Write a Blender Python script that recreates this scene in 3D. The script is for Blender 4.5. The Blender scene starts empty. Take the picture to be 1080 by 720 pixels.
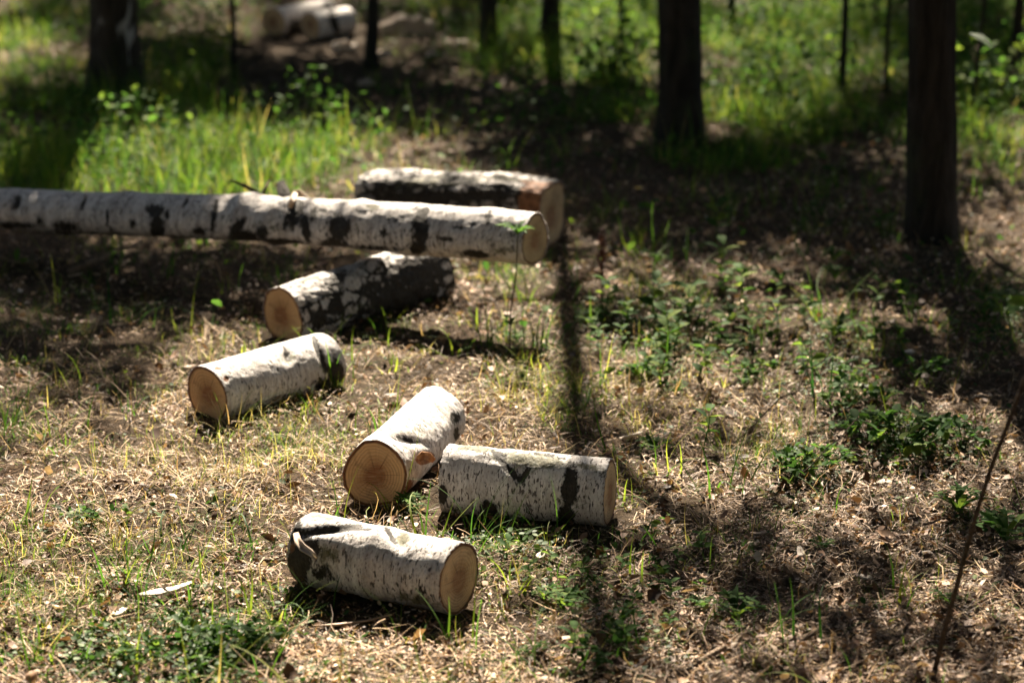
import bpy, math
import numpy as np
from mathutils import Vector, Matrix

rng = np.random.default_rng(11)
R = math.radians
scene = bpy.context.scene
COL = scene.collection

# ------------------------------------------------------------------ camera
CAM_H, F, PITCH = 1.86, 2550.0, R(15.8)          # focal length in photo pixels (85 mm on 36 mm)
FWD = np.array([0, math.cos(PITCH), -math.sin(PITCH)])
UPV = np.array([0, math.sin(PITCH), math.cos(PITCH)])
RGT = np.array([1.0, 0, 0])
CAM = np.array([0, 0, CAM_H])

def at(px, py, z=0.0):
    """point of the photograph -> world point at height z"""
    d = FWD + RGT * (px - 540) / F + UPV * (360 - py) / F
    t = (z - CAM_H) / d[2]
    return CAM + d * t

def proj(p):
    v = p - CAM
    dep = np.maximum(v @ FWD, 0.05)
    return 540 + F * (v @ RGT) / dep, 360 - F * (v @ UPV) / dep

cam = bpy.data.cameras.new('camera')
cam_o = bpy.data.objects.new('camera', cam); COL.objects.link(cam_o)
cam_o.location = CAM
cam_o.rotation_euler = (math.pi / 2 - PITCH, 0, 0)
cam.lens = 85; cam.sensor_width = 36
cam.clip_start = 0.05; cam.clip_end = 2000
cam.dof.use_dof = True
cam.dof.focus_distance = 5.35
cam.dof.aperture_fstop = 2.8
cam.dof.aperture_blades = 0
scene.camera = cam_o

# ------------------------------------------------------------------ light
SUN_EL, SUN_AZ = R(40), R(0.2)
SUN = np.array([math.sin(SUN_AZ) * math.cos(SUN_EL), math.cos(SUN_AZ) * math.cos(SUN_EL), math.sin(SUN_EL)])
w = bpy.data.worlds.new('World'); scene.world = w; w.use_nodes = True
nt = w.node_tree
bg = nt.nodes['Background']
sky = nt.nodes.new('ShaderNodeTexSky'); sky.sky_type = 'NISHITA'; sky.sun_disc = False
sky.sun_elevation = SUN_EL; sky.sun_rotation = SUN_AZ
nt.links.new(sky.outputs[0], bg.inputs[0]); bg.inputs[1].default_value = 0.05
sl = bpy.data.lights.new('sun', 'SUN'); sl.energy = 5.0; sl.angle = R(0.5); sl.color = (1.0, 0.875, 0.70)
so = bpy.data.objects.new('sun', sl); COL.objects.link(so)
so.rotation_euler = Vector(SUN).to_track_quat('Z', 'Y').to_euler()
so.location = (0, 10, 12)
scene.view_settings.view_transform = 'Standard'
scene.view_settings.look = 'None'
scene.view_settings.exposure = 2.4
scene.view_settings.gamma = 1.0
scene.view_settings.use_curve_mapping = False

# ------------------------------------------------------------------ noise
def _hash(i):
    n = np.sin(i[:, 0] * 127.1 + i[:, 1] * 311.7 + i[:, 2] * 74.7) * 43758.5453
    return n - np.floor(n)

def vnoise(p):
    p = np.asarray(p, float)
    i = np.floor(p); f = p - i; u = f * f * (3 - 2 * f)
    r = 0
    for dx in (0, 1):
        for dy in (0, 1):
            for dz in (0, 1):
                wgt = (u[:, 0] if dx else 1 - u[:, 0]) * (u[:, 1] if dy else 1 - u[:, 1]) * (u[:, 2] if dz else 1 - u[:, 2])
                r = r + wgt * _hash(i + np.array([dx, dy, dz]))
    return r

def fbm(p, o=3):
    r, a, s = 0, 0.5, 0
    p = np.asarray(p, float)
    for k in range(o):
        r = r + a * vnoise(p * (2 ** k) + 17.3 * k); s += a; a *= 0.5
    return r / s

def gz(x, y):
    x = np.atleast_1d(np.asarray(x, float)); y = np.atleast_1d(np.asarray(y, float))
    p = np.stack([x, y, np.zeros_like(x)], 1)
    far = np.clip((np.hypot(x, y) - 17) / 20, 0, 1)
    return 0.035 * (fbm(p * 1.1 + 3.1, 2) - 0.5) + 0.045 * (fbm(p * 6.0, 3) - 0.5) + 0.014 * (vnoise(p * 19.0) - 0.5) + far * 0.8 * (vnoise(p * 0.12) - 0.5)

# ------------------------------------------------------------------ mesh helpers
def mesh_np(name, verts, faces, attrs=None, smooth=True, mat=None):
    """faces: list of (n,k) int arrays"""
    me = bpy.data.meshes.new(name)
    verts = np.asarray(verts, np.float32)
    me.vertices.add(len(verts)); me.vertices.foreach_set('co', verts.ravel())
    li = np.concatenate([f.ravel() for f in faces]).astype(np.int32)
    tot = np.concatenate([np.full(len(f), f.shape[1], np.int32) for f in faces])
    st = np.concatenate([[0], np.cumsum(tot)[:-1]]).astype(np.int32)
    me.loops.add(len(li)); me.loops.foreach_set('vertex_index', li)
    me.polygons.add(len(tot)); me.polygons.foreach_set('loop_start', st)
    me.polygons.foreach_set('use_smooth', np.full(len(tot), smooth, bool))
    me.update(calc_edges=True)
    for k, v in (attrs or {}).items():
        a = me.attributes.new(k, 'FLOAT', 'POINT'); a.data.foreach_set('value', np.asarray(v, np.float32))
    if mat: me.materials.append(mat)
    return me

def link(name, me, parent=None, loc=None):
    o = bpy.data.objects.new(name, me); COL.objects.link(o)
    if parent: o.parent = parent
    if loc is not None: o.location = loc
    return o

def tag(o, label=None, cat=None, group=None, kind=None):
    if label: o['label'] = label
    if cat: o['category'] = cat
    if group: o['group'] = group
    if kind: o['kind'] = kind
    return o

def empty(name, loc=(0, 0, 0)):
    o = bpy.data.objects.new(name, None); COL.objects.link(o); o.location = loc
    o.empty_display_size = 0.1
    return o

class MB:
    """collects uniform batches into one mesh"""
    def __init__(s): s.v = []; s.f = []; s.a = {}; s.n = 0
    def add(s, verts, faces, **attrs):
        s.v.append(verts); s.f += [f + s.n for f in faces]
        for k, v in attrs.items(): s.a.setdefault(k, []).append(np.broadcast_to(np.asarray(v, float), (len(verts),)))
        s.n += len(verts); return s
    def mesh(s, name, mat, smooth=True):
        return mesh_np(name, np.concatenate(s.v), s.f, {k: np.concatenate(v) for k, v in s.a.items()}, smooth, mat)

def strands(base, head, tilt, curl, length, width, K=3, wig=0.0, taper=0.7, tone=None):
    """bent ribbons: N x (K+1) x 2 vertices"""
    N = len(base); base = np.asarray(base, float)
    b = lambda v: np.broadcast_to(np.asarray(v, float), (N,))
    head, tilt, curl, length, width, wig = map(b, (head, tilt, curl, length, width, wig))
    V = np.zeros((N, K + 1, 2, 3)); p = base.copy()
    for s in range(K + 1):
        t = s / K
        h = head + wig * t; e = tilt + curl * t
        side = np.stack([-np.sin(h), np.cos(h), np.zeros(N)], 1)
        hw = 0.5 * width * max(0.12, (1 - t) ** taper if taper > 0 else 1)
        V[:, s, 0] = p - side * hw[:, None]; V[:, s, 1] = p + side * hw[:, None]
        d = np.stack([np.cos(e) * np.cos(h), np.cos(e) * np.sin(h), np.sin(e)], 1)
        p = p + d * (length / K)[:, None]
    idx = np.arange(N)[:, None] * (2 * (K + 1)) + np.arange(K)[None, :] * 2
    q = np.stack([idx, idx + 1, idx + 3, idx + 2], -1).reshape(-1, 4)
    tn = np.repeat(rng.random(N) if tone is None else b(tone), 2 * (K + 1))
    return V.reshape(-1, 3), [q], tn

PROF = {'ovate': (0.10, 0.95, 0.85, 0.04), 'lance': (0.2, 0.8, 0.75, 0.05), 'round': (0.3, 1.0, 1.0, 0.35), 'frag': (0.5, 0.9, 0.7, 0.4)}
def leaves(base, head, pitch, roll, length, width, fold=0.25, curl=0.0, prof='ovate', tone=None, rag=0.0):
    """curled leaf blades, 12 vertices each"""
    N = len(base); base = np.asarray(base, float)
    b = lambda v: np.broadcast_to(np.asarray(v, float), (N,))
    head, pitch, roll, length, width, fold, curl = map(b, (head, pitch, roll, length, width, fold, curl))
    V = np.zeros((N, 4, 3, 3))
    x = np.zeros(N); z = np.zeros(N)
    for s in range(4):
        wd = width * PROF[prof][s] * 0.5
        e = curl * (s / 3.0 - 0.3)
        for j, sg in enumerate((-1, 0, 1)):
            ww = wd * (1 + rag * (rng.random(N) - .5)) if sg else 0 * wd
            V[:, s, j, 0] = x; V[:, s, j, 1] = sg * ww * np.cos(fold); V[:, s, j, 2] = z + ww * np.sin(fold) * abs(sg)
        x = x + np.cos(e) * length / 3; z = z + np.sin(e) * length / 3
    cr, sr = np.cos(roll), np.sin(roll)
    y2 = V[..., 1] * cr[:, None, None] - V[..., 2] * sr[:, None, None]
    z2 = V[..., 1] * sr[:, None, None] + V[..., 2] * cr[:, None, None]
    cp, sp = np.cos(pitch)[:, None, None], np.sin(pitch)[:, None, None]
    x3 = V[..., 0] * cp - z2 * sp; z3 = V[..., 0] * sp + z2 * cp
    ch, sh = np.cos(head)[:, None, None], np.sin(head)[:, None, None]
    W = np.stack([x3 * ch - y2 * sh, x3 * sh + y2 * ch, z3], -1) + base[:, None, None, :]
    q = []
    for s in range(3):
        for j in range(2):
            a = s * 3 + j; q.append([a, a + 1, a + 4, a + 3])
    Q = (np.arange(N)[:, None, None] * 12 + np.array(q)[None]).reshape(-1, 4)
    tn = np.repeat(rng.random(N) if tone is None else b(tone), 12)
    return W.reshape(-1, 3), [Q], tn

def tube(pts, rad, sides=8, cap=True):
    pts = np.asarray(pts, float); K = len(pts)
    rad = np.broadcast_to(np.asarray(rad, float), (K,))
    T = np.gradient(pts, axis=0); T /= np.linalg.norm(T, axis=1)[:, None] + 1e-9
    ref = np.array([0.31, 0.17, 0.93]) if abs(T[0] @ np.array([0.31, 0.17, 0.93])) < 0.85 else np.array([0.95, 0.2, 0.1])
    V = []
    for k in range(K):
        a = np.cross(ref, T[k]); a /= np.linalg.norm(a); c = np.cross(T[k], a)
        th = np.linspace(0, 2 * math.pi, sides, endpoint=False)
        V.append(pts[k] + rad[k] * (np.cos(th)[:, None] * a + np.sin(th)[:, None] * c))
    V = np.concatenate(V)
    i = np.arange(sides); j = (i + 1) % sides
    q = np.concatenate([np.stack([k * sides + i, k * sides + j, (k + 1) * sides + j, (k + 1) * sides + i], 1) for k in range(K - 1)])
    fs = [q]
    if cap:
        fs += [np.arange(sides)[::-1][None], ((K - 1) * sides + np.arange(sides))[None]]
    return V, fs

def bend(p0, p1, n=6, sag=0.0, jit=0.0):
    p0, p1 = np.asarray(p0, float), np.asarray(p1, float)
    t = np.linspace(0, 1, n)[:, None]
    P = p0 + (p1 - p0) * t
    P[:, 2] += sag * np.sin(t[:, 0] * math.pi)
    L = np.linalg.norm(p1 - p0)
    P[1:-1] += rng.normal(0, 1, (n - 2, 3)) * jit * L
    return P

# ------------------------------------------------------------------ materials
class NT:
    def __init__(s, name):
        s.m = bpy.data.materials.new(name); s.m.use_nodes = True
        s.t = s.m.node_tree; s.t.nodes.clear()
        s.out = s.n('ShaderNodeOutputMaterial')
    def n(s, ty, **kw):
        nd = s.t.nodes.new(ty)
        for k, v in kw.items():
            setattr(nd, k, v)
        return nd
    def l(s, a, b): s.t.links.new(a, b)
    def val(s, sock, v):
        if hasattr(v, 'links') or isinstance(v, bpy.types.NodeSocket): s.l(v, sock)
        else: sock.default_value = v
    def attr(s, name): return s.n('ShaderNodeAttribute', attribute_name=name).outputs['Fac']
    def math(s, op, a, b=0.0, c=None):
        nd = s.n('ShaderNodeMath', operation=op); s.val(nd.inputs[0], a); s.val(nd.inputs[1], b)
        if c is not None: s.val(nd.inputs[2], c)
        return nd.outputs[0]
    def mapped(s, vec, scale=(1, 1, 1), loc=(0, 0, 0)):
        nd = s.n('ShaderNodeMapping'); s.l(vec, nd.inputs[0]); s.val(nd.inputs['Scale'], scale); s.val(nd.inputs['Location'], loc)
        return nd.outputs[0]
    def noise(s, vec, scale, detail=3, rough=0.55, dist=0.0):
        nd = s.n('ShaderNodeTexNoise'); s.l(vec, nd.inputs['Vector'])
        nd.inputs['Scale'].default_value = scale; nd.inputs['Detail'].default_value = detail
        nd.inputs['Roughness'].default_value = rough; nd.inputs['Distortion'].default_value = dist
        return nd.outputs['Fac']
    def ramp(s, fac, stops, interp='LINEAR'):
        nd = s.n('ShaderNodeValToRGB'); s.l(fac, nd.inputs[0]); cr = nd.color_ramp; cr.interpolation = interp
        while len(cr.elements) < len(stops): cr.elements.new(0.5)
        for e, (p, c) in zip(cr.elements, stops):
            e.position = p; e.color = (c if len(c) == 4 else (*c, 1)) if hasattr(c, '__len__') else (c, c, c, 1)
        return nd.outputs[0]
    def mix(s, fac, a, b, mode='MIX'):
        nd = s.n('ShaderNodeMix', data_type='RGBA', blend_type=mode)
        s.val(nd.inputs[0], fac)
        for sock, v in ((nd.inputs[6], a), (nd.inputs[7], b)):
            if isinstance(v, bpy.types.NodeSocket): s.l(v, sock)
            else: sock.default_value = (*v, 1)
        return nd.outputs[2]
    def bump(s, h, dist, strength=1.0):
        nd = s.n('ShaderNodeBump'); s.l(h, nd.inputs['Height']); nd.inputs['Distance'].default_value = dist
        nd.inputs['Strength'].default_value = strength; return nd.outputs[0]
    def bsdf(s, col, rough=0.8, normal=None, spec=0.3):
        b = s.n('ShaderNodeBsdfPrincipled')
        s.val(b.inputs['Base Color'], col if isinstance(col, bpy.types.NodeSocket) else (*col, 1))
        s.val(b.inputs['Roughness'], rough); b.inputs['Specular IOR Level'].default_value = spec
        if normal is not None: s.l(normal, b.inputs['Normal'])
        return b.outputs[0]
    def done(s, sh): s.l(sh, s.out.inputs[0]); return s.m

def leafy(name, stops, transl=0.4, rough=0.5, spec=0.35):
    k = NT(name)
    c = k.ramp(k.attr('tone'), stops)
    pos = k.n('ShaderNodeNewGeometry').outputs['Position']
    v = k.ramp(k.noise(pos, 60, 2), [(0.3, 0.75), (0.7, 1.15)])
    c = k.mix(1.0, c, v, 'MULTIPLY')
    a = k.bsdf(c, rough, None, spec)
    t = k.n('ShaderNodeBsdfTranslucent'); k.l(k.mix(1.0, c, (1.2, 1.2, 0.75), 'MULTIPLY'), t.inputs[0])
    m = k.n('ShaderNodeMixShader'); m.inputs[0].default_value = transl
    k.l(a, m.inputs[1]); k.l(t.outputs[0], m.inputs[2])
    return k.done(m.outputs[0])

M = {}
M['grass'] = leafy('green_grass', [(0.0, (0.022, 0.075, 0.018)), (0.5, (0.075, 0.165, 0.02)), (0.85, (0.24, 0.29, 0.04)), (1.0, (0.48, 0.39, 0.16))], 0.5, 0.6, 0.12)
M['straw'] = leafy('dry_straw', [(0.0, (0.08, 0.04, 0.02)), (0.35, (0.28, 0.16, 0.075)), (0.7, (0.58, 0.375, 0.19)), (1.0, (0.78, 0.57, 0.33))], 0.25, 0.65)
M['litter'] = leafy('dead_leaves', [(0.0, (0.04, 0.02, 0.012)), (0.35, (0.17, 0.085, 0.045)), (0.65, (0.40, 0.235, 0.135)), (0.88, (0.58, 0.40, 0.27)), (1.0, (0.66, 0.54, 0.42))], 0.15, 0.65)
M['needle'] = leafy('brown_needles', [(0.0, (0.05, 0.03, 0.018)), (0.5, (0.20, 0.115, 0.065)), (1.0, (0.50, 0.34, 0.215))], 0.05, 0.65)
M['cover'] = leafy('ground_cover_leaves', [(0.0, (0.018, 0.045, 0.012)), (0.6, (0.05, 0.11, 0.02)), (1.0, (0.12, 0.17, 0.03))], 0.4, 0.6, 0.2)
M['weed'] = leafy('weed_leaves', [(0.0, (0.03, 0.075, 0.02)), (0.6, (0.065, 0.14, 0.03)), (1.0, (0.15, 0.21, 0.04))], 0.55, 0.7, 0.08)
M['crown'] = leafy('tree_leaves', [(0.0, (0.02, 0.045, 0.018)), (1.0, (0.05, 0.085, 0.03))], 0.12)
M['redweed'] = leafy('red_seed_heads', [(0.0, (0.10, 0.03, 0.02)), (1.0, (0.26, 0.10, 0.06))], 0.2, 0.7)
M['yellow'] = leafy('yellow_petals', [(0.0, (0.6, 0.33, 0.01)), (1.0, (0.7, 0.48, 0.02))], 0.25, 0.6)
M['palebark'] = leafy('pale_bark_flakes', [(0.0, (0.42, 0.30, 0.22)), (0.5, (0.60, 0.47, 0.36)), (1.0, (0.72, 0.64, 0.55))], 0.1, 0.7)

def mat_ground():
    k = NT('forest_soil'); pos = k.n('ShaderNodeNewGeometry').outputs['Position']
    n1 = k.noise(pos, 3.0, 5); n2 = k.noise(pos, 55, 6, 0.7); n3 = k.noise(pos, 170, 3, 0.7)
    c = k.ramp(n2, [(0.30, (0.025, 0.017, 0.011)), (0.48, (0.085, 0.055, 0.034)), (0.66, (0.15, 0.10, 0.06)), (0.85, (0.28, 0.2, 0.125))])
    c = k.mix(k.ramp(n1, [(0.35, 0.0), (0.7, 0.55)]), c, (0.055, 0.045, 0.025))
    c = k.mix(k.ramp(n3, [(0.62, 0.0), (0.72, 0.7)]), c, (0.40, 0.30, 0.2))
    h = k.math('ADD', n2, k.math('MULTIPLY', n3, 0.8))
    return k.done(k.bsdf(c, 0.95, k.bump(h, 0.035), 0.1))
M['ground'] = mat_ground()

def mat_birch(name, lent=0.60, tint=(0.67, 0.63, 0.60), tint2=(0.39, 0.355, 0.34), fiss=0.0, dark=(0.020, 0.017, 0.014)):
    k = NT(name)
    ob = k.n('ShaderNodeTexCoord').outputs['Object']
    rnd = k.n('ShaderNodeObjectInfo').outputs['Random']
    cmb = k.n('ShaderNodeCombineXYZ'); r50 = k.math('MULTIPLY', rnd, 57.0)
    for i in range(3): k.l(r50, cmb.inputs[i])
    va = k.n('ShaderNodeVectorMath', operation='ADD'); k.l(ob, va.inputs[0]); k.l(cmb.outputs[0], va.inputs[1]); v = va.outputs[0]
    band = k.noise(k.mapped(v, (60, 8, 8)), 1.0, 4, 0.6)
    blot = k.noise(v, 22, 5, 0.65)
    lenl = k.noise(k.mapped(v, (190, 62, 62)), 1.0, 2, 0.5)
    lenh = k.noise(k.mapped(v, (330, 110, 110)), 1.0, 2, 0.5)
    dens = k.noise(v, 9, 2)
    c = k.mix(k.ramp(band, [(0.40, 0), (0.68, 1)]), tint, tint2)
    c = k.mix(k.ramp(blot, [(0.52, 0), (0.75, 0.8)]), c, (0.36, 0.30, 0.25))
    th = k.math('ADD', lenl, k.math('MULTIPLY', k.math('SUBTRACT', dens, 0.5), 0.28))
    lm = k.ramp(th, [(lent, 0), (lent + 0.035, 1)])
    c = k.mix(k.math('MULTIPLY', lm, 0.88), c, (0.045, 0.035, 0.03))
    c = k.mix(k.math('MULTIPLY', k.ramp(lenh, [(0.57, 0), (0.66, 1)]), 0.62), c, (0.19, 0.15, 0.13))
    # moss / algae
    ms = k.math('ADD', k.attr('moss'), k.math('MULTIPLY', k.math('SUBTRACT', k.noise(v, 60, 5, 0.7), 0.5), 1.3))
    c = k.mix(k.ramp(ms, [(0.42, 0), (0.7, 0.9)]), c, k.ramp(k.noise(v, 140, 3), [(0.3, (0.035, 0.04, 0.014)), (0.7, (0.13, 0.115, 0.05))]))
    # black scars, plus shade painted into some of the marks
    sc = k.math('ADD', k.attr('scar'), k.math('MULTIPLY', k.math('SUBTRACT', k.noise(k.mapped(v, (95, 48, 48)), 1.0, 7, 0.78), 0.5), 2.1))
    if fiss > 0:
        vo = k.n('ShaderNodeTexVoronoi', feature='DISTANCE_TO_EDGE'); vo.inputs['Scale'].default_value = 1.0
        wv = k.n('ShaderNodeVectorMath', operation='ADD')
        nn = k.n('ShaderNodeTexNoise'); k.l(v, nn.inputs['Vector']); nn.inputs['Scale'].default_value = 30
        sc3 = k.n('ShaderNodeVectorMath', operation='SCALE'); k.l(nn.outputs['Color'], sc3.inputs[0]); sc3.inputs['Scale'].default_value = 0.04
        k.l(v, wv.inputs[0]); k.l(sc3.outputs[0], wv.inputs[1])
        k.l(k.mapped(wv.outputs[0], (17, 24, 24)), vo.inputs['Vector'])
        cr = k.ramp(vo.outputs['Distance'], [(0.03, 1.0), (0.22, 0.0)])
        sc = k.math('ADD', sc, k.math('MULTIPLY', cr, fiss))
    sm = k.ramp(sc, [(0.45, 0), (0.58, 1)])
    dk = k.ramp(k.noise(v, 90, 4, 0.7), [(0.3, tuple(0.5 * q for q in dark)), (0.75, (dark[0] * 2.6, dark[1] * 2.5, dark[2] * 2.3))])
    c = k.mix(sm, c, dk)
    # sawn bark lip (inner bark) and torn patches
    c = k.mix(k.ramp(k.math('ADD', k.attr('lip'), k.math('MULTIPLY', k.math('SUBTRACT', k.noise(v, 70, 3), 0.5), 0.5)), [(0.45, 0), (0.55, 1)]), c,
              k.ramp(k.noise(v, 45, 4), [(0.35, (0.12, 0.05, 0.025)), (0.7, (0.36, 0.17, 0.08))]))
    fine = k.noise(k.mapped(v, (170, 90, 90)), 1.0, 4, 0.7)
    c = k.mix(1.0, c, k.ramp(fine, [(0.28, 0.72), (0.5, 1.0), (0.8, 1.1)]), 'MULTIPLY')
    h = k.math('ADD', k.math('MULTIPLY', blot, 0.5), k.math('MULTIPLY', band, 0.35)); h = k.math('ADD', h, k.math('MULTIPLY', fine, 0.45))
    h = k.math('SUBTRACT', h, k.math('MULTIPLY', lm, 0.25))
    h = k.math('SUBTRACT', h, k.math('MULTIPLY', sm, 0.5))
    return k.done(k.bsdf(c, 0.72, k.bump(h, 0.006, 1.0), 0.25))
M['birch'] = mat_birch('birch_bark')
M['birch_speckled'] = mat_birch('speckled_birch_bark', 0.59, (0.65, 0.615, 0.59), (0.42, 0.385, 0.37))
M['birch_rough'] = mat_birch('rough_birch_bark', 0.62, (0.60, 0.56, 0.53), (0.42, 0.38, 0.36), 0.55)
M['birch_far'] = mat_birch('clean_birch_bark', 0.63)

def mat_wood(name, base, mid, heart, hs=0.42):
    k = NT(name)
    ob = k.n('ShaderNodeTexCoord').outputs['Object']
    rnd = k.n('ShaderNodeObjectInfo').outputs['Random']
    rad = k.attr('rad'); ring = k.attr('ringr')
    nz = k.noise(ob, 26, 3)
    rr = k.math('ADD', ring, k.math('MULTIPLY', k.math('SUBTRACT', nz, 0.5), 0.010))
    ph = k.math('MULTIPLY', rr, 2 * math.pi / 0.0070)
    sn = k.math('MULTIPLY_ADD', k.math('SINE', ph), 0.5, 0.5)
    sn = k.math('POWER', sn, 2.2)
    rw = k.math('ADD', rad, k.math('MULTIPLY', k.math('SUBTRACT', k.noise(ob, 18, 3), 0.5), 0.35))
    c = k.ramp(rw, [(hs - 0.14, heart), (hs, mid), (0.66, base), (0.90, tuple(min(1, q * 1.12) for q in base)), (0.97, tuple(q * 0.8 for q in base))])
    slow = k.ramp(k.noise(k.mapped(ob, (1, 1, 1)), 9, 3), [(0.3, 0.72), (0.7, 1.12)])
    c = k.mix(1.0, c, slow, 'MULTIPLY')
    amp = k.ramp(k.noise(ob, 14, 2), [(0.3, 0.12), (0.75, 0.8)])
    c = k.mix(k.math('MULTIPLY', sn, amp), c, tuple(q * 0.45 for q in mid))
    saw = k.noise(k.mapped(ob, (1, 40, 420)), 1.0, 2)
    c = k.mix(k.ramp(saw, [(0.45, 0.0), (0.75, 0.35)]), c, (0.62, 0.50, 0.34))
    # drying checks
    ang = k.n('ShaderNodeVectorMath', operation='NORMALIZE'); k.l(k.mapped(ob, (0, 1, 1)), ang.inputs[0])
    an = k.noise(k.mapped(ang.outputs[0], (1, 1, 1), (3.7, 0, 0)), 2.6, 2, 0.6)
    ck = k.ramp(k.math('ABSOLUTE', k.math('SUBTRACT', an, 0.5)), [(0.002, 1), (0.009, 0)])
    ck = k.math('MULTIPLY', ck, k.ramp(rw, [(0.12, 0.1), (0.35, 0.75), (0.9, 0.0)]))
    c = k.mix(ck, c, (0.07, 0.035, 0.018))
    # smudges
    c = k.mix(k.ramp(k.noise(ob, 33, 5, 0.7), [(0.54, 0), (0.72, 0.6)]), c, (0.17, 0.10, 0.06))
    c = k.mix(k.ramp(rad, [(0.945, 0), (0.975, 1)]), c, (0.13, 0.055, 0.028))
    h = k.math('SUBTRACT', k.math('MULTIPLY', saw, 0.5), k.math('MULTIPLY', ck, 1.0))
    return k.done(k.bsdf(c, 0.75, k.bump(h, 0.0015), 0.2))
M['wood_orange'] = mat_wood('sawn_birch_wood', (0.62, 0.385, 0.19), (0.50, 0.28, 0.125), (0.30, 0.125, 0.05))
M['wood_pale'] = mat_wood('pale_sawn_wood', (0.58, 0.385, 0.205), (0.48, 0.29, 0.14), (0.36, 0.18, 0.085))
M['wood_dull'] = mat_wood('dull_sawn_wood', (0.40, 0.27, 0.15), (0.34, 0.21, 0.11), (0.22, 0.11, 0.06))

def mat_split():
    k = NT('split_wood_grain'); ob = k.n('ShaderNodeTexCoord').outputs['Object']
    n = k.noise(k.mapped(ob, (4, 60, 60)), 1.0, 5)
    c = k.ramp(n, [(0.3, (0.26, 0.11, 0.05)), (0.55, (0.48, 0.25, 0.12)), (0.75, (0.60, 0.38, 0.21))])
    return k.done(k.bsdf(c, 0.75, k.bump(n, 0.004), 0.2))
M['split'] = mat_split()

def mat_trunk(name, lo, hi, scale=(26, 26, 5), white=0.0):
    k = NT(name); pos = k.n('ShaderNodeNewGeometry').outputs['Position']
    n = k.noise(k.mapped(pos, scale), 1.0, 5, 0.65, 0.4); n2 = k.noise(pos, 8, 4)
    c = k.ramp(n, [(0.32, lo), (0.7, hi)])
    c = k.mix(k.ramp(n2, [(0.55, 0), (0.75, 0.6)]), c, (0.035, 0.045, 0.02))
    if white:
        wn = k.noise(k.mapped(pos, (15, 15, 4.5)), 1.0, 5, 0.6, 0.6)
        c = k.mix(k.ramp(wn, [(0.60, 0), (0.66, 1)]), c, (0.34, 0.31, 0.29))
    return k.done(k.bsdf(c, 0.9, k.bump(n, 0.03), 0.15))
M['pine'] = mat_trunk('dark_ridged_bark', (0.011, 0.010, 0.008), (0.045, 0.038, 0.031))
M['oldbirch'] = mat_trunk('old_birch_bark', (0.018, 0.015, 0.012), (0.07, 0.055, 0.045), (22, 22, 7), 1.0)
M['twig'] = mat_trunk('twig_bark', (0.055, 0.04, 0.03), (0.20, 0.145, 0.10), (90, 90, 90))
M['drytwig'] = mat_trunk('dry_twig', (0.16, 0.11, 0.075), (0.42, 0.32, 0.23), (70, 70, 70))
M['stem'] = mat_trunk('green_brown_stem', (0.05, 0.04, 0.02), (0.11, 0.08, 0.04), (90, 90, 90))

# ------------------------------------------------------------------ ground sheet
def axis(lo, hi, step, far):
    mid = np.arange(lo, hi + 1e-6, step)
    g = []; d = step * 1.6; v = 0
    while v < far: v += d; g.append(v); d *= 1.28
    g = np.array(g)
    return np.concatenate([(lo - g)[::-1], mid, hi + g])
gx, gy = axis(-4.0, 4.0, 0.024, 320), axis(3.2, 15.0, 0.026, 320)
GX, GY = np.meshgrid(gx, gy)
GZ = gz(GX.ravel(), GY.ravel())
gv = np.stack([GX.ravel(), GY.ravel(), GZ], 1)
nx, ny = len(gx), len(gy)
ii = (np.arange(ny - 1)[:, None] * nx + np.arange(nx - 1)[None]).ravel()
ground = link('ground', mesh_np('ground', gv, [np.stack([ii, ii + 1, ii + nx + 1, ii + nx], 1)], None, True, M['ground']))
tag(ground, kind='structure')

# ------------------------------------------------------------------ logs
LOGS = []    # footprints (p0, p1, r) to keep the litter out of
def blob(px, py, marks):
    """strength of hand placed bark marks (x, y, rx, ry, angle, strength) at projected points"""
    v = np.zeros_like(px)
    for m in marks:
        x, y, rx, ry, a, s = m
        ca, sa = math.cos(R(a)), math.sin(R(a))
        dx, dy = px - x, py - y
        d = np.hypot((dx * ca + dy * sa) / rx, (-dx * sa + dy * ca) / ry)
        v = np.maximum(v, s * 1.3 * np.exp(-0.75 * d ** 2))
    return v

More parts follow.
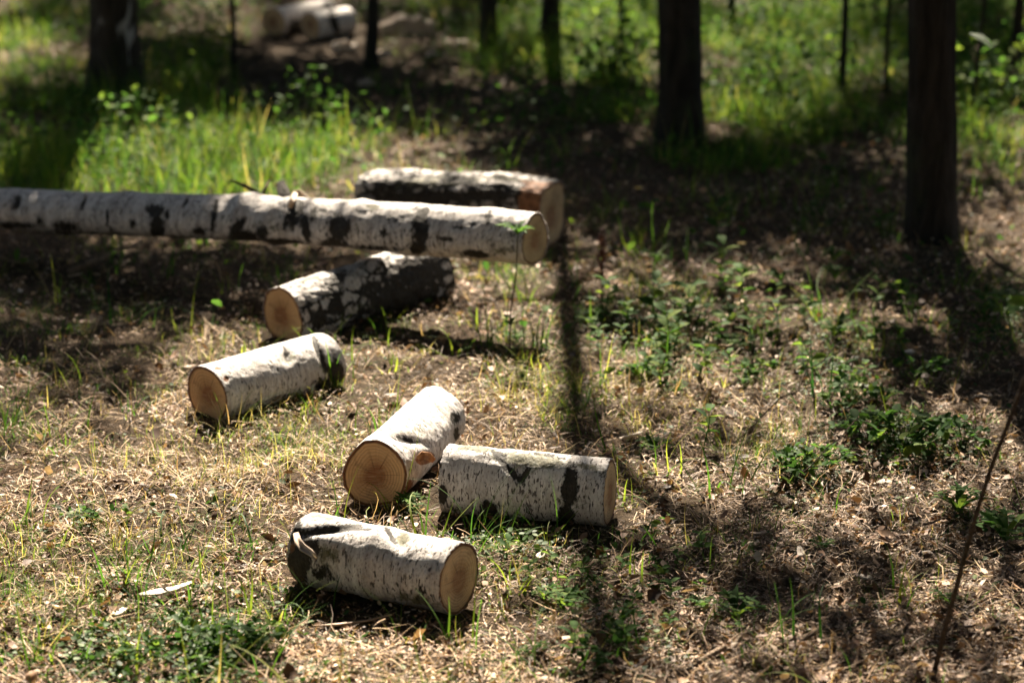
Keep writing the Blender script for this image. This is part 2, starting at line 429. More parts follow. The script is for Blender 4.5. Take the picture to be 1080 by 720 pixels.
def make_log(name, a, b, ra, rb, label, bark, wood_a, wood_b, scars=(), moss=(), torn=(), dents=(), seed=1, cat='log',
             shape=((2, 0.03), (3, 0.02)), sag=0.0, base_scar=0.0, base_moss=0.0, knots=(), rough=0.0015, nu=150, square=0.0, vsc=1.0):
    """a, b: centres of both sawn ends. Local X runs from a to b."""
    lr = np.random.default_rng(seed)
    a, b = np.asarray(a, float), np.asarray(b, float)
    L = np.linalg.norm(b - a); X = (b - a) / L
    Y = np.cross([0, 0, 1.0], X); Y /= np.linalg.norm(Y); Z = np.cross(X, Y)
    root = empty(name)
    root.matrix_world = Matrix(((X[0], Y[0], Z[0], a[0]), (X[1], Y[1], Z[1], a[1]), (X[2], Y[2], Z[2], a[2]), (0, 0, 0, 1)))
    nv = int(max(60, L / 0.0035)); nv = min(nv, 420)
    th = np.linspace(0, 2 * math.pi, nu, endpoint=False)
    xs = np.linspace(0, L, nv)
    XX, TT = np.meshgrid(xs, th, indexing='ij')
    XX, TT = XX.ravel(), TT.ravel()
    phs = [(k, am, lr.random() * 6.28, (lr.random() - .5) * 2.0) for k, am in shape]
    rad = ra + (rb - ra) * XX / L
    for k, am, ph, tw in phs: rad = rad * (1 + am * np.cos(k * TT + ph + tw * XX))
    c, s = np.cos(TT), np.sin(TT)
    if square:
        q = (np.abs(c) ** 4 + np.abs(s) ** 4) ** (-0.25); rad = rad * (1 - square + square * q)
    P = np.stack([XX * 9, c * rad * 14, s * rad * 14], 1) + seed * 7.7
    rad = rad + 0.011 * (fbm(P * 0.6, 2) - 0.5) + rough * 2 * (fbm(P * 5, 3) - 0.5)
    for kx, kw, ka, kt in knots: rad = rad + ka * np.exp(-((XX - kx * L) / kw) ** 2) * (0.5 + 0.5 * np.cos(TT - kt))
    # flare of bark off the ends
    def world(r):
        l = np.stack([XX, c * r, s * r * vsc + sag * np.sin(XX / L * math.pi) + 0.35 * sag * np.sin(XX / L * 11.0)], 1)
        return l, a + l[:, :1] * X + l[:, 1:2] * Y + l[:, 2:3] * Z
    loc, wp = world(rad)
    nrm = c[:, None] * Y + s[:, None] * Z
    facing = np.clip(((CAM - wp) * nrm).sum(1) / np.linalg.norm(CAM - wp, axis=1) * 4 + 0.35, 0, 1)
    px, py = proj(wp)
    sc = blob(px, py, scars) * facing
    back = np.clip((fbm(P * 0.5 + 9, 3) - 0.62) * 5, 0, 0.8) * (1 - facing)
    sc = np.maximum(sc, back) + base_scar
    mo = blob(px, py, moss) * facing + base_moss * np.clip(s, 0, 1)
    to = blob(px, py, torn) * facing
    dn = blob(px, py, dents) * facing
    rad = rad - 0.010 * dn - 0.003 * np.clip(to, 0, 1) - 0.002 * np.clip(sc, 0, 1)
    loc, wp = world(rad)
    I = np.arange(nv - 1)[:, None] * nu; J = np.arange(nu)[None]; J2 = (J + 1) % nu
    quads = np.stack([I + J, I + nu + J, I + nu + J2, I + J2], -1).reshape(-1, 4)
    # lips: bark thickness at both ends
    ring0, ring1 = loc[:nu], loc[-nu:]
    def inner(r, t):
        q = r.copy(); cen = r.mean(0); d = r - cen; d[:, 0] = 0; n = np.linalg.norm(d, axis=1)[:, None]
        q = cen + d * (n - t) / n; q[:, 0] = r[:, 0]; return q
    jit = 0.0035 * (vnoise(np.stack([th * 9, th * 0, th * 0 + seed], 1)) - 0.3) + 0.002 * (vnoise(np.stack([th * 40, th * 0, th * 0 + seed], 1)) - 0.5)
    o0 = ring0.copy(); o0[:, 0] -= 0.001 + jit; o1 = ring1.copy(); o1[:, 0] += 0.001 + jit
    i0, i1 = inner(o0, 0.0045), inner(o1, 0.0045)
    n0 = len(loc)
    V = np.concatenate([loc, o0, i0, o1, i1])
    j = np.arange(nu); j2 = (j + 1) % nu
    A = [quads,
         np.stack([n0 + j, j, j2, n0 + j2], 1), np.stack([n0 + nu + j, n0 + j, n0 + j2, n0 + nu + j2], 1),
         np.stack([n0 - nu + j, n0 + 2 * nu + j, n0 + 2 * nu + j2, n0 - nu + j2], 1),
         np.stack([n0 + 2 * nu + j, n0 + 3 * nu + j, n0 + 3 * nu + j2, n0 + 2 * nu + j2], 1)]
    z4 = np.zeros(4 * nu)
    lipa = np.concatenate([to, np.tile(np.concatenate([np.full(nu, 0.3), np.ones(nu)]), 2)])
    me = mesh_np('bark', V, A, {'scar': np.concatenate([sc, z4]), 'moss': np.concatenate([mo, z4]), 'lip': lipa}, True, bark)
    link('bark', me, root)
    for rg, wood, sgn in ((i0, wood_a, -1), (i1, wood_b, 1)):
        cen = rg.mean(0)
        pith = cen + np.array([0, (lr.random() - .5) * 0.35 * ra, (lr.random() - .5) * 0.35 * ra])
        nr = 22; rows = []; ra_ = []; rr_ = []
        rmean = np.linalg.norm((rg - cen)[:, 1:], axis=1).mean()
        for q in range(nr + 1):
            t = 0.02 + 0.98 * q / nr
            row = pith + (rg - pith) * t
            row[:, 0] = cen[0] + sgn * (0.0006 * (vnoise(row * 90 + seed) - .5) - 0.0008)
            rows.append(row); ra_.append(np.full(nu, t))
            circ = pith + (rg - cen) / np.linalg.norm((rg - cen)[:, 1:], axis=1)[:, None] * rmean * t
            rr_.append(np.full(nu, t * rmean))
        W = np.concatenate(rows)
        q = np.concatenate([np.stack([m * nu + j, m * nu + j2, (m + 1) * nu + j2, (m + 1) * nu + j], 1) for m in range(nr)])
        fs = [q, np.arange(nu)[::-1][None]]
        if sgn < 0: fs = [f[:, ::-1] for f in fs]
        link('cut_face', mesh_np('cut_face', W, fs, {'rad': np.concatenate(ra_), 'ringr': np.concatenate(rr_)}, False, wood), root)
    tag(root, label, cat)
    LOGS.append((a, b, max(ra, rb)))
    return root, X, Y, Z

def flap(root, pts_px, depth_pts, width, mat, name='peeling_bark', tone=0.6):
    """curled strip of bark: world points list"""
    P = np.array(depth_pts, float); inv = np.array(root.matrix_world.inverted())
    K = len(P); V = []
    T = np.gradient(P, axis=0)
    for k in range(K):
        view = P[k] - CAM; s = np.cross(T[k], view); s /= np.linalg.norm(s)
        wdt = width * (0.5 + 0.5 * math.sin(math.pi * (0.15 + 0.8 * k / (K - 1))))
        up = -view / np.linalg.norm(view)
        for u in (-1, -0.4, 0.4, 1): V.append(P[k] + s * wdt * 0.5 * u + up * 0.5 * wdt * (u * u))
    V = np.array(V); V = (np.c_[V, np.ones(len(V))] @ inv.T)[:, :3]
    q = [[k * 4 + j, k * 4 + j + 1, k * 4 + j + 5, k * 4 + j + 4] for k in range(K - 1) for j in range(3)]
    me = mesh_np(name, V, [np.array(q)], {'tone': np.full(len(V), tone)}, True, mat)
    o = link(name, me, root)
    md = o.modifiers.new('thickness', 'SOLIDIFY'); md.thickness = 0.0015
    return o

S = 0.006  # sunk a little into the litter
# front log
r = 0.077
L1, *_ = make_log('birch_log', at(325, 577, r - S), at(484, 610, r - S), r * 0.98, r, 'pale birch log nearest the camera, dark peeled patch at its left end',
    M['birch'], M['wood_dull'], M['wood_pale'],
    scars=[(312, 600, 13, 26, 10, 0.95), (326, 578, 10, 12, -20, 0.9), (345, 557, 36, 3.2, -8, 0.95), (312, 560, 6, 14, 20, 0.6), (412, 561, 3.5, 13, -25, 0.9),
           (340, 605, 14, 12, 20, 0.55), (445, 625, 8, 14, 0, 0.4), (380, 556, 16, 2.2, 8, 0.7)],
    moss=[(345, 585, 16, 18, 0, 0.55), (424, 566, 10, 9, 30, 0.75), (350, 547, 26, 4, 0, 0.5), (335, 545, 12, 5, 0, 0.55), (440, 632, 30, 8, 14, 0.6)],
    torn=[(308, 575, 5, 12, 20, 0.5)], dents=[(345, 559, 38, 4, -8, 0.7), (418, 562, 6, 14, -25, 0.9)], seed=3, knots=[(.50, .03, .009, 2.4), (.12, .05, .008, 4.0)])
flap(L1, None, [at(312, 562, 0.135), at(314, 570, 0.128), at(319, 577, 0.120), at(327, 582, 0.116), at(334, 589, 0.113)], 0.016, M['palebark'], tone=0.25)
# mid left log
r = 0.0745
L2, *_ = make_log('birch_log', at(219, 416, r - S), at(343, 380, r - S), r, r * 0.98, 'clean white birch log lying alone left of the others, face to the left',
    M['birch_far'], M['wood_orange'], M['wood_dull'],
    scars=[(337, 370, 3.0, 24, -22, 0.95), (303, 372, 3, 8, -20, 0.8), (355, 393, 8, 14, -10, 0.95), (345, 405, 14, 7, -10, 0.8), (300, 418, 40, 4, -16, 0.4), (284, 430, 6, 5, 0, 0.5)],
    moss=[(306, 376, 7, 8, 0, 0.7), (342, 385, 6, 16, -20, 0.6)], torn=[(239, 399, 3, 3, 0, 0.9), (230, 388, 5, 2, 0, 0.7)],
    dents=[(337, 370, 3.0, 24, -22, 0.6), (304, 373, 5, 8, 0, 0.8)], seed=5)
# log facing the camera
r = 0.080
L3, X3, Y3, Z3 = make_log('birch_log', at(397, 501, r - S), at(460, 440, r - S), r, r * 0.95, 'birch log facing the camera with broad ringed cut end',
    M['birch_speckled'], M['wood_orange'], M['wood_dull'],
    scars=[(480, 440, 5, 7, 0, 0.8), (482, 458, 3, 8, 0, 0.7), (430, 462, 20, 2.5, 14, 0.65), (448, 505, 6, 20, 0, 0.25)],
    moss=[(440, 455, 26, 10, 10, 0.42), (425, 470, 20, 6, 20, 0.35)], torn=[(449, 483, 9, 6, -20, 1.0), (432, 520, 9, 14, 0, 0.8)],
    dents=[(428, 463, 20, 4, 14, 0.6)], seed=8, shape=((2, 0.045), (3, 0.045), (5, 0.012)), rough=0.002)
flap(L3, None, [at(441, 484, 0.10), at(446, 480, 0.105), at(452, 481, 0.11), at(458, 486, 0.10)], 0.02, M['split'], tone=0.2)
# log behind it to the right
r = 0.079
L4, *_ = make_log('birch_log', at(473, 505, r - S), at(643, 519, r - S), r, r * 0.96, 'birch log with dusty mossy top and black scars beside the ringed log',
    M['birch_speckled'], M['wood_dull'], M['wood_pale'],
    scars=[(535, 492, 3.5, 22, -42, 0.9), (553, 500, 4, 12, 25, 0.75), (601, 512, 8, 22, 4, 0.95), (597, 545, 9, 12, 0, 0.85), (466, 522, 6, 9, 0, 0.85), (515, 536, 10, 9, 0, 0.8),
           (640, 500, 12, 8, 0, 0.45), (645, 520, 8, 14, 0, 0.4), (580, 480, 30, 3, 8, 0.45), (527, 478, 9, 5, 0, 0.6)],
    moss=[(560, 484, 48, 9, 7, 0.75), (500, 472, 30, 6, 5, 0.65), (620, 492, 30, 5, 7, 0.55), (600, 530, 12, 20, 0, 0.5), (560, 490, 12, 12, 0, 0.5)],
    dents=[(540, 490, 10, 18, -40, 0.7)], seed=12, rough=0.002)
# rough log under the long trunk
r = 0.080
L5, *_ = make_log('birch_log', at(298, 332, r - S), at(456, 286, r - S), r * 0.98, r * 1.12, 'rough birch log with cracked black bark lying under the long trunk',
    M['birch_rough'], M['wood_orange'], M['wood_dull'],
    scars=[(420, 318, 44, 22, -16, 0.75), (440, 290, 40, 20, -16, 0.75), (355, 325, 8, 16, 0, 0.6), (335, 335, 9, 10, 0, 0.7), (352, 295, 10, 5, -20, 0.55), (330, 320, 16, 3, -25, 0.5)],  # broad right-hand blobs: dark bark plus the long trunk's shadow put into colour
    moss=[(320, 295, 30, 5, -16, 0.6), (350, 312, 8, 8, 0, 0.5)], seed=15, base_scar=-0.08, rough=0.005, shape=((2, 0.04), (3, 0.03), (4, 0.02)))
# long trunk, left end outside the frame resting on the ground
eR = at(564, 251, 0.285); cr = at(400, 239, 0.245)
eL = at(-220, 212, 0.075)
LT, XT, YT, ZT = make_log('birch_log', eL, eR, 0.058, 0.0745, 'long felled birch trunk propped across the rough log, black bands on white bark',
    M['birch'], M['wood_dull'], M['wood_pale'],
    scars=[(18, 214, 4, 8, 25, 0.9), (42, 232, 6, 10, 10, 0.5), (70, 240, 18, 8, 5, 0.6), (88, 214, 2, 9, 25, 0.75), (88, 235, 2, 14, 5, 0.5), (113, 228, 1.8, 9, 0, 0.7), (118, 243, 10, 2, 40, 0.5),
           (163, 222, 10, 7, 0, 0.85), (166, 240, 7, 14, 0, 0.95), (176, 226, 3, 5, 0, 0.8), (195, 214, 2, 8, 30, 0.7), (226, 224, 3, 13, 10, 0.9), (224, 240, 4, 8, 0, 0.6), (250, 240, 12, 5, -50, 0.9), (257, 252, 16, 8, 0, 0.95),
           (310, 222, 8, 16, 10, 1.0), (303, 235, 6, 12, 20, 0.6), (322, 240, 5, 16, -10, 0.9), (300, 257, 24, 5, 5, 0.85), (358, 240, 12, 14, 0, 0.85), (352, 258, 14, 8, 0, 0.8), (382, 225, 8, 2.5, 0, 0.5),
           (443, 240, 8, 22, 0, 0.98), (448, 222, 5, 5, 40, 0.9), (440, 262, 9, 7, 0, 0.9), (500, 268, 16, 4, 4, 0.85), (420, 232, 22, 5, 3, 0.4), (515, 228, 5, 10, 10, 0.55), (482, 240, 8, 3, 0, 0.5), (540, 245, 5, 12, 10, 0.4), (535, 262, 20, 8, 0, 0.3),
           (312, 214, 7, 8, 0, 1.0), (330, 226, 4, 10, 20, .7), (405, 246, 5, 6, 0, .6), (470, 252, 10, 3, 5, .6), (140, 236, 5, 6, 0, .6), (210, 244, 9, 5, 0, .7), (276, 246, 7, 9, 0, .7), (340, 222, 6, 3, 0, .6), (500, 236, 7, 3, 0, .5), (8, 240, 8, 5, 0, .7), (395, 262, 40, 4, 3, 0.5), (200, 252, 60, 4, 3, 0.55), (100, 248, 80, 4, 3, 0.6), (20, 238, 30, 5, 3, 0.55)],  # long lower marks put underside shade, with dark blotches, into the bark colour
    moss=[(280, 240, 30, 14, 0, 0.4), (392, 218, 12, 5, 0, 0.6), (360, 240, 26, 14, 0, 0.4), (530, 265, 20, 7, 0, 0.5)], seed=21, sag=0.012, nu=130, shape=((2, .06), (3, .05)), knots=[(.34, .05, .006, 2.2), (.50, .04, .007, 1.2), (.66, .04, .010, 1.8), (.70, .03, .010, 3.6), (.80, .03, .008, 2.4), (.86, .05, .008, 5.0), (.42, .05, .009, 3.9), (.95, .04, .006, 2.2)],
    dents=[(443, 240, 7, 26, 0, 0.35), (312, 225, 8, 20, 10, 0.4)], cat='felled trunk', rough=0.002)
# branch stub and curls on the trunk
def child_tube(root, name, pts, rad, mat, sides=8):
    inv = np.array(root.matrix_world.inverted()); P = np.array(pts)
    P = (np.c_[P, np.ones(len(P))] @ inv.T)[:, :3]
    V, fs = tube(P, rad, sides); return link(name, mesh_np(name, V, fs, {'tone': np.full(len(V), .4)}, True, mat), root)
p0 = at(302, 222, 0.27)
child_tube(LT, 'branch_stub', [p0, at(300, 208, 0.30), at(296, 193, 0.335)], [0.034, 0.024, 0.013], M['pine'])
child_tube(LT, 'branch_stub', [at(283, 216, 0.27), at(270, 203, 0.30), at(258, 196, 0.32), at(243, 190, 0.335)], [0.010, 0.008, 0.006, 0.003], M['twig'])
child_tube(LT, 'branch_stub', [at(276, 212, 0.28), at(279, 200, 0.31), at(284, 190, 0.33)], [0.006, 0.005, 0.003], M['drytwig'])
flap(LT, None, [at(309, 204, 0.315), at(314, 203, 0.315), at(321, 209, 0.305), at(330, 215, 0.295), at(337, 217, 0.285)], 0.022, M['palebark'], tone=0.5)
flap(LT, None, [at(306, 219, 0.29), at(309, 210, 0.31), at(312, 203, 0.318)], 0.02, M['palebark'], tone=0.3)

# thick split log behind the trunk
L7, *_ = make_log('split_log', at(388, 209, 0.090), at(582, 224, 0.104), 0.092, 0.104, 'thick mossy split log behind the trunk end with squared pale sawn face',
    M['birch_rough'], M['wood_dull'], M['wood_pale'],
    scars=[(500, 207, 60, 4.5, -2, 0.85), (440, 212, 40, 9, 0, 0.75), (400, 205, 10, 12, 0, 0.5), (530, 200, 30, 4, 0, 0.8), (480, 190, 14, 3, 0, 0.5), (545, 214, 25, 6, 0, 0.45)],
    moss=[(460, 192, 60, 8, -4, 0.75), (540, 186, 45, 6, 3, 0.8), (510, 215, 40, 5, 0, 0.5), (420, 197, 20, 6, -10, 0.5)],
    torn=[(566, 215, 17, 26, 0, 1.0), (575, 190, 24, 6, 0, 0.9)], seed=31, square=0.85, sag=0.008, rough=0.008, base_scar=0.06, vsc=1.0)

# two logs far behind
FARG = None
make_log('birch_log', at(289, 24, 0.072), at(345, 13, 0.072), 0.074, 0.072, 'far birch log lying left in the pair at the back', M['birch_far'], M['wood_orange'], M['wood_dull'],
         scars=[(313, 30, 8, 10, 0, 0.9), (345, 12, 6, 12, 0, 0.8)], seed=41, nu=60)
make_log('birch_log', at(327, 28, 0.070), at(366, 22, 0.070), 0.070, 0.070, 'far birch log with black band lying right in the pair at the back', M['birch_far'], M['wood_orange'], M['wood_dull'],
         scars=[(352, 22, 4, 14, -15, 0.95)], seed=42, nu=60)

def clear_of_logs(x, y, k=0.8):
    ok = np.ones(len(x), bool)
    p = np.stack([x, y], 1)
    for a, b, r in LOGS:
        if min(a[2], b[2]) > 0.2: continue
        ab = (b - a)[:2]; t = np.clip(((p - a[:2]) @ ab) / (ab @ ab), 0, 1)
        d = np.linalg.norm(p - a[:2] - t[:, None] * ab, axis=1)
        z = a[2] + (b[2] - a[2]) * t
        ok &= ~((d < r * k) & (z - r < 0.05))
    return ok

# ------------------------------------------------------------------ forest floor stuff
def scatter(n, x0, x1, y0, y1, falloff=0.0):
    n = int(n * 1.75); y = y0 + (y1 - y0) * rng.random(n) ** (1 + falloff)
    # keep inside (a widened) view wedge
    x = (rng.random(n) * 2 - 1) * (1.30 + 0.34 * y)
    ok = clear_of_logs(x, y) & ~((y > 10.2) & (y < 12.6) & (np.abs(x + 0.98) < 0.33 + 0.1 * rng.random(n)))
    return x[ok], y[ok]

def weight(x, y, patches, base=0.0):
    px, py = proj(np.stack([x, y, np.zeros_like(x)], 1))
    v = np.full(len(x), base)
    for (cx, cy, rx, ry, s) in patches:
        d2 = ((px - cx) / rx) ** 2 + ((py - cy) / ry) ** 2
        v = np.maximum(v, s * np.exp(-d2 * 0.9))
    return v

STRAW = [(220, 480, 230, 110, 1.0), (60, 560, 120, 100, 0.8), (420, 690, 200, 60, 0.8), (700, 430, 110, 70, 0.9), (800, 470, 60, 50, 1.0), (560, 420, 80, 60, 0.8), (350, 590, 80, 50, 0.8)]
NEEDLE = [(900, 560, 220, 130, 1.0), (760, 640, 150, 90, 1.0), (950, 680, 200, 70, 1.0), (620, 560, 60, 60, 0.6), (640, 690, 120, 40, 0.7)]
LEAFP = [(700, 300, 160, 60, 1.0), (500, 310, 60, 50, 1.0), (60, 320, 160, 50, 0.7), (900, 220, 250, 90, 0.9), (440, 160, 60, 40, 1.0), (430, 690, 200, 50, 0.8), (560, 50, 150, 60, 0.7), (730, 650, 160, 80, 0.9), (320, 380, 60, 30, 0.7), (240, 340, 60, 25, .8)]
def thin(x, y, wgt):
    k = rng.random(len(x)) < wgt
    return x[k], y[k]

def pick(n, patches, base, y0=3.7, y1=15, fall=1.0, clump=0.0, cs=7.0, cmin=0.0):
    x, y = scatter(n, 0, 0, y0, y1, fall)
    wv = weight(x, y, patches, base)
    if clump: wv = wv * np.clip((fbm(np.stack([x * cs, y * cs, 0 * x + 5], 1), 2) - 0.5 + 0.5 / clump) * clump, cmin, 1)
    return thin(x, y, wv)

def lay_strands(n, patches, base, mat, name, label, Lr, Wr, tl, cl, cat, up=0.002, K=3, y1=15, tone=(0, 1), clump=0.0, fall=1.0):
    x, y = pick(n, patches, base, 3.7, y1, fall, clump, 7.0, 0.3)
    N = len(x)
    z = gz(x, y) + up * (0.3 + 3.2 * rng.random(N) ** 1.5)
    ln = Lr[0] + (Lr[1] - Lr[0]) * rng.random(N) ** 1.6
    V, f, t = strands(np.stack([x, y, z], 1), rng.random(N) * 6.283, rng.normal(tl[0], tl[1], N), rng.normal(cl[0], cl[1], N), ln,
                      Wr[0] + (Wr[1] - Wr[0]) * rng.random(N), K, rng.normal(0, 0.7, N), 0.35, tone[0] + (tone[1] - tone[0]) * rng.random(N))
    o = link(name, mesh_np(name, V, f, {'tone': t}, True, mat)); tag(o, label, cat, kind='stuff')
    return N

n1 = lay_strands(230000, STRAW, 0.22, M['straw'], 'dry_grass', 'pale dry grass stalks lying matted over the clearing', (0.02, 0.10), (0.0010, 0.0026), (0.22, 0.36), (-0.45, 0.6), 'dry grass', 0.006, clump=2.2)
n2 = lay_strands(170000, NEEDLE, 0.16, M['needle'], 'needle_litter', 'brown needles and fine twig bits covering the soil', (0.015, 0.065), (0.0009, 0.0022), (0.12, 0.26), (-0.2, 0.35), 'litter', 0.005, 2)

# fallen leaves and bark crumbs
def lay_leaves(n, patches, base, Lr, prof, y1=15, fall=0.8, tone=None, clump=0.0):
    x, y = pick(n, patches, base, 3.7, y1, fall, clump)
    N = len(x); z = gz(x, y) + 0.003 + 0.018 * rng.random(N)
    ln = Lr[0] + (Lr[1] - Lr[0]) * rng.random(N) ** 1.8
    return leaves(np.stack([x, y, z], 1), rng.random(N) * 6.283, rng.normal(0.05, 0.42, N), rng.normal(0, 0.55, N), ln, ln * (0.4 + 0.4 * rng.random(N)),
                  rng.normal(0.2, 0.3, N), rng.normal(0.2, 0.7, N), prof, tone, 0.7)
b = MB()
for (n, Lr, pr, bs, cl, tm) in ((60000, (0.008, 0.034), 'ovate', 0.26, 2.0, 1.0), (230000, (0.004, 0.014), 'frag', 0.45, 0, 1.0), (3500, (0.025, 0.045), 'ovate', 0.30, 0, .62)):
    V, f, t = lay_leaves(n, LEAFP + NEEDLE, bs, Lr, pr, clump=cl); t = t * tm; b.add(V, f, tone=t)
for n, pt in ((60000, [(430, 696, 190, 36, .8), (560, 680, 80, 30, .4), (250, 470, 120, 50, .25), (690, 320, 90, 30, .3)]),):
    x, y = pick(n, pt, 0.02, 3.9, 8.5, 0.8); N = len(x); ln = .004 + .011 * rng.random(N) ** 2
    V, f, t = leaves(np.stack([x, y, gz(x, y) + .006 + .01 * rng.random(N)], 1), rng.random(N) * 6.283, rng.normal(0, .35, N), rng.normal(0, .4, N), ln, ln * (.35 + .4 * rng.random(N)), .1, .3, 'frag', .72 + .28 * rng.random(N), .7); b.add(V, f, tone=t)
o = link('leaf_litter', b.mesh('leaf_litter', M['litter'])); tag(o, 'brown curled dead leaves and crumbs scattered over the forest floor', 'leaf litter', kind='stuff')

# grass
GR_T = [(60, 150, 110, 60, 1.0), (250, 170, 110, 50, 1.0), (330, 140, 50, 40, 0.9), (800, 110, 80, 60, 1.0), (500, 95, 60, 35, 0.8), (620, 70, 90, 50, 0.8), (880, 60, 120, 60, 0.9), (170, 110, 150, 40, 0.8),
        (640, 30, 200, 40, 1.0), (420, 100, 60, 25, 0.5), (1040, 80, 60, 80, 0.7), (330, 60, 90, 40, 0.4), (60, 40, 90, 40, 0.35), (480, 40, 100, 30, 0.4)]
GR_S = [(500, 620, 90, 40, .4), (760, 560, 90, 50, .4), (330, 500, 60, 40, .5), (690, 300, 90, 35, .7), (800, 350, 80, 40, .5), (690, 470, 50, 30, .5), (900, 400, 80, 40, .4), (620, 330, 40, 30, .6), (300, 425, 40, 22, 1.0), (455, 510, 22, 30, 1.0), (545, 570, 60, 18, .8), (290, 350, 40, 20, .6), (400, 350, 60, 16, .7), (575, 500, 30, 50, .4), (665, 560, 30, 40, .6), (60, 600, 120, 110, 0.6), (200, 540, 90, 50, 0.35), (310, 470, 70, 60, 0.7), (270, 420, 50, 40, 0.5), (130, 390, 100, 40, 0.6), (560, 410, 60, 70, 0.9), (605, 430, 30, 60, 0.8), (440, 540, 60, 50, 0.35), (710, 400, 100, 70, 0.5), (800, 460, 50, 50, 0.9), (420, 360, 50, 40, 0.5),
        (540, 300, 40, 40, 0.8), (130, 340, 110, 30, 0.6), (30, 480, 60, 60, 0.4), (500, 480, 40, 30, 0.4), (650, 500, 30, 60, 0.4), (230, 660, 120, 40, 0.5), (880, 340, 80, 60, 0.35), (750, 230, 100, 40, 0.3), (630, 230, 40, 50, 0.6), (470, 210, 40, 20, .4)]
def grass_batch(n, patches, base, Lr, Wr, tilt, curl, tone, y1, fall, clump, cs):
    x, y = pick(n, patches, base, 3.7, y1, fall, clump, cs); N = len(x)
    z = gz(x, y) - 0.003
    ln = Lr[0] + (Lr[1] - Lr[0]) * rng.random(N) ** 1.5
    return strands(np.stack([x, y, z], 1), rng.random(N) * 6.283, rng.normal(tilt[0], tilt[1], N), rng.normal(curl[0], curl[1], N), ln,
                   Wr[0] + (Wr[1] - Wr[0]) * rng.random(N), 5, rng.normal(0, 0.5, N), 0.75, np.clip(rng.normal(tone[0], tone[1], N), 0, 1))
def tuft_batch(n, patches, base, per, Lr, Wr, spread, tone, y1, fall, clump, cs, jit=0.012):
    x, y = pick(n, patches, base, 3.7, y1, fall, clump, cs); m = rng.integers(per[0], per[1], len(x))
    size = 0.55 + 0.75 * rng.random(len(x)) ** 1.5; tn = rng.normal(tone[0], tone[1], len(x)); lean = rng.random(len(x)) * 6.283
    c = np.repeat(np.arange(len(x)), m); N = len(c)
    jx, jy = rng.normal(0, jit, N), rng.normal(0, jit, N)
    bx, by = x[c] + jx, y[c] + jy
    head = np.arctan2(jy, jx) + rng.normal(0, .7, N)
    ln = (Lr[0] + (Lr[1] - Lr[0]) * rng.random(N) ** 1.3) * size[c]
    tilt = np.clip(rng.normal(spread[0], spread[1], N), 0.1, 1.55)
    return strands(np.stack([bx, by, gz(bx, by) - .003], 1), head, tilt, -rng.gamma(2.0, 0.55, N), ln, Wr[0] + (Wr[1] - Wr[0]) * rng.random(N), 6,
                   rng.normal(0, 0.6, N), 0.75, np.clip(tn[c] + rng.normal(0, .14, N), 0, 1))
b = MB()
V, f, t = tuft_batch(64000, GR_T, 0.012, (5, 14), (0.06, 0.22), (0.003, 0.0068), (1.15, .3), (0.5, 0.2), 16, 0.15, 3.5, 2.4, .03); b.add(V, f, tone=t)
V, f, t = tuft_batch(28000, GR_S, 0.085, (4, 13), (0.02, 0.09), (0.0012, 0.003), (0.85, .4), (0.58, 0.22), 9.5, 0.8, 6.0, 4.5); b.add(V, f, tone=t)
V, f, t = tuft_batch(1500, GR_S, 0.03, (5, 14), (0.06, 0.20), (0.0018, 0.004), (1.0, .35), (0.58, 0.2), 9.5, 0.8, 5.0, 4.5, .015); b.add(V, f, tone=t)
V, f, t = grass_batch(50000, GR_S, 0.06, (0.015, 0.07), (0.001, 0.0026), (0.6, 0.4), (-0.9, 0.7), (0.72, 0.25), 9.5, 0.8, 4.0, 5.5); b.add(V, f, tone=t)
DRY = [(802, 470, 40, 26, 1.0), (690, 440, 70, 40, .6), (560, 425, 60, 40, .7), (660, 400, 50, 30, .5), (240, 470, 160, 60, .35), (640, 520, 40, 40, .5), (120, 590, 120, 60, .3), (280, 400, 200, 40, .3)]
V, f, t = tuft_batch(16000, DRY, 0.01, (5, 14), (0.03, 0.13), (0.0009, 0.002), (1.0, .4), (0.93, 0.06), 9.5, 0.8, 4.0, 5.0, .02); b.add(V, f, tone=t)
o = link('grass', b.mesh('grass', M['grass'])); tag(o, 'green and yellowing grass blades growing in tufts over the clearing', 'grass', kind='stuff')

# low leafy ground cover
CV = [(180, 690, 120, 45, 1.0), (250, 700, 60, 30, 1.0), (110, 550, 60, 20, 0.7), (230, 540, 40, 16, 0.35), (700, 340, 90, 40, 0.9), (670, 380, 60, 30, 0.45), (870, 400, 60, 50, 0.8), (950, 465, 70, 35, 1.0), (840, 500, 40, 30, 0.8), (620, 600, 70, 40, 0.7), (650, 680, 60, 40, 0.6), (550, 585, 60, 25, 0.9),
      (1060, 320, 30, 40, 0.9), (760, 440, 60, 30, 0.4), (1055, 560, 40, 30, 0.6), (390, 480, 60, 30, 0.25), (800, 260, 90, 40, 0.4), (300, 640, 40, 20, 0.3), (920, 290, 80, 40, 0.4), (520, 690, 60, 20, 0.3), (640, 90, 60, 50, 0.7), (900, 60, 120, 60, 0.7), (1040, 60, 60, 80, 0.8), (620, 20, 200, 40, 0.8)]
b = MB()
x, y = pick(170000, CV, 0.04, 3.7, 15, 0.8, 3.5, 8.0); N = len(x)
hh = 0.008 + 0.05 * rng.random(N) * np.clip(weight(x, y, CV), 0.2, 1)
ln = 0.005 + 0.012 * rng.random(N) ** 1.5 + 0.014 * np.clip((y - 7.5) / 4, 0, 1)
V, f, t = leaves(np.stack([x, y, gz(x, y) + hh], 1), rng.random(N) * 6.283, rng.normal(0.1, 0.35, N), rng.normal(0, 0.35, N), ln, ln * 0.8, 0.15, 0.2, 'round'); b.add(V, f, tone=t)
k = rng.random(N) < 0.4
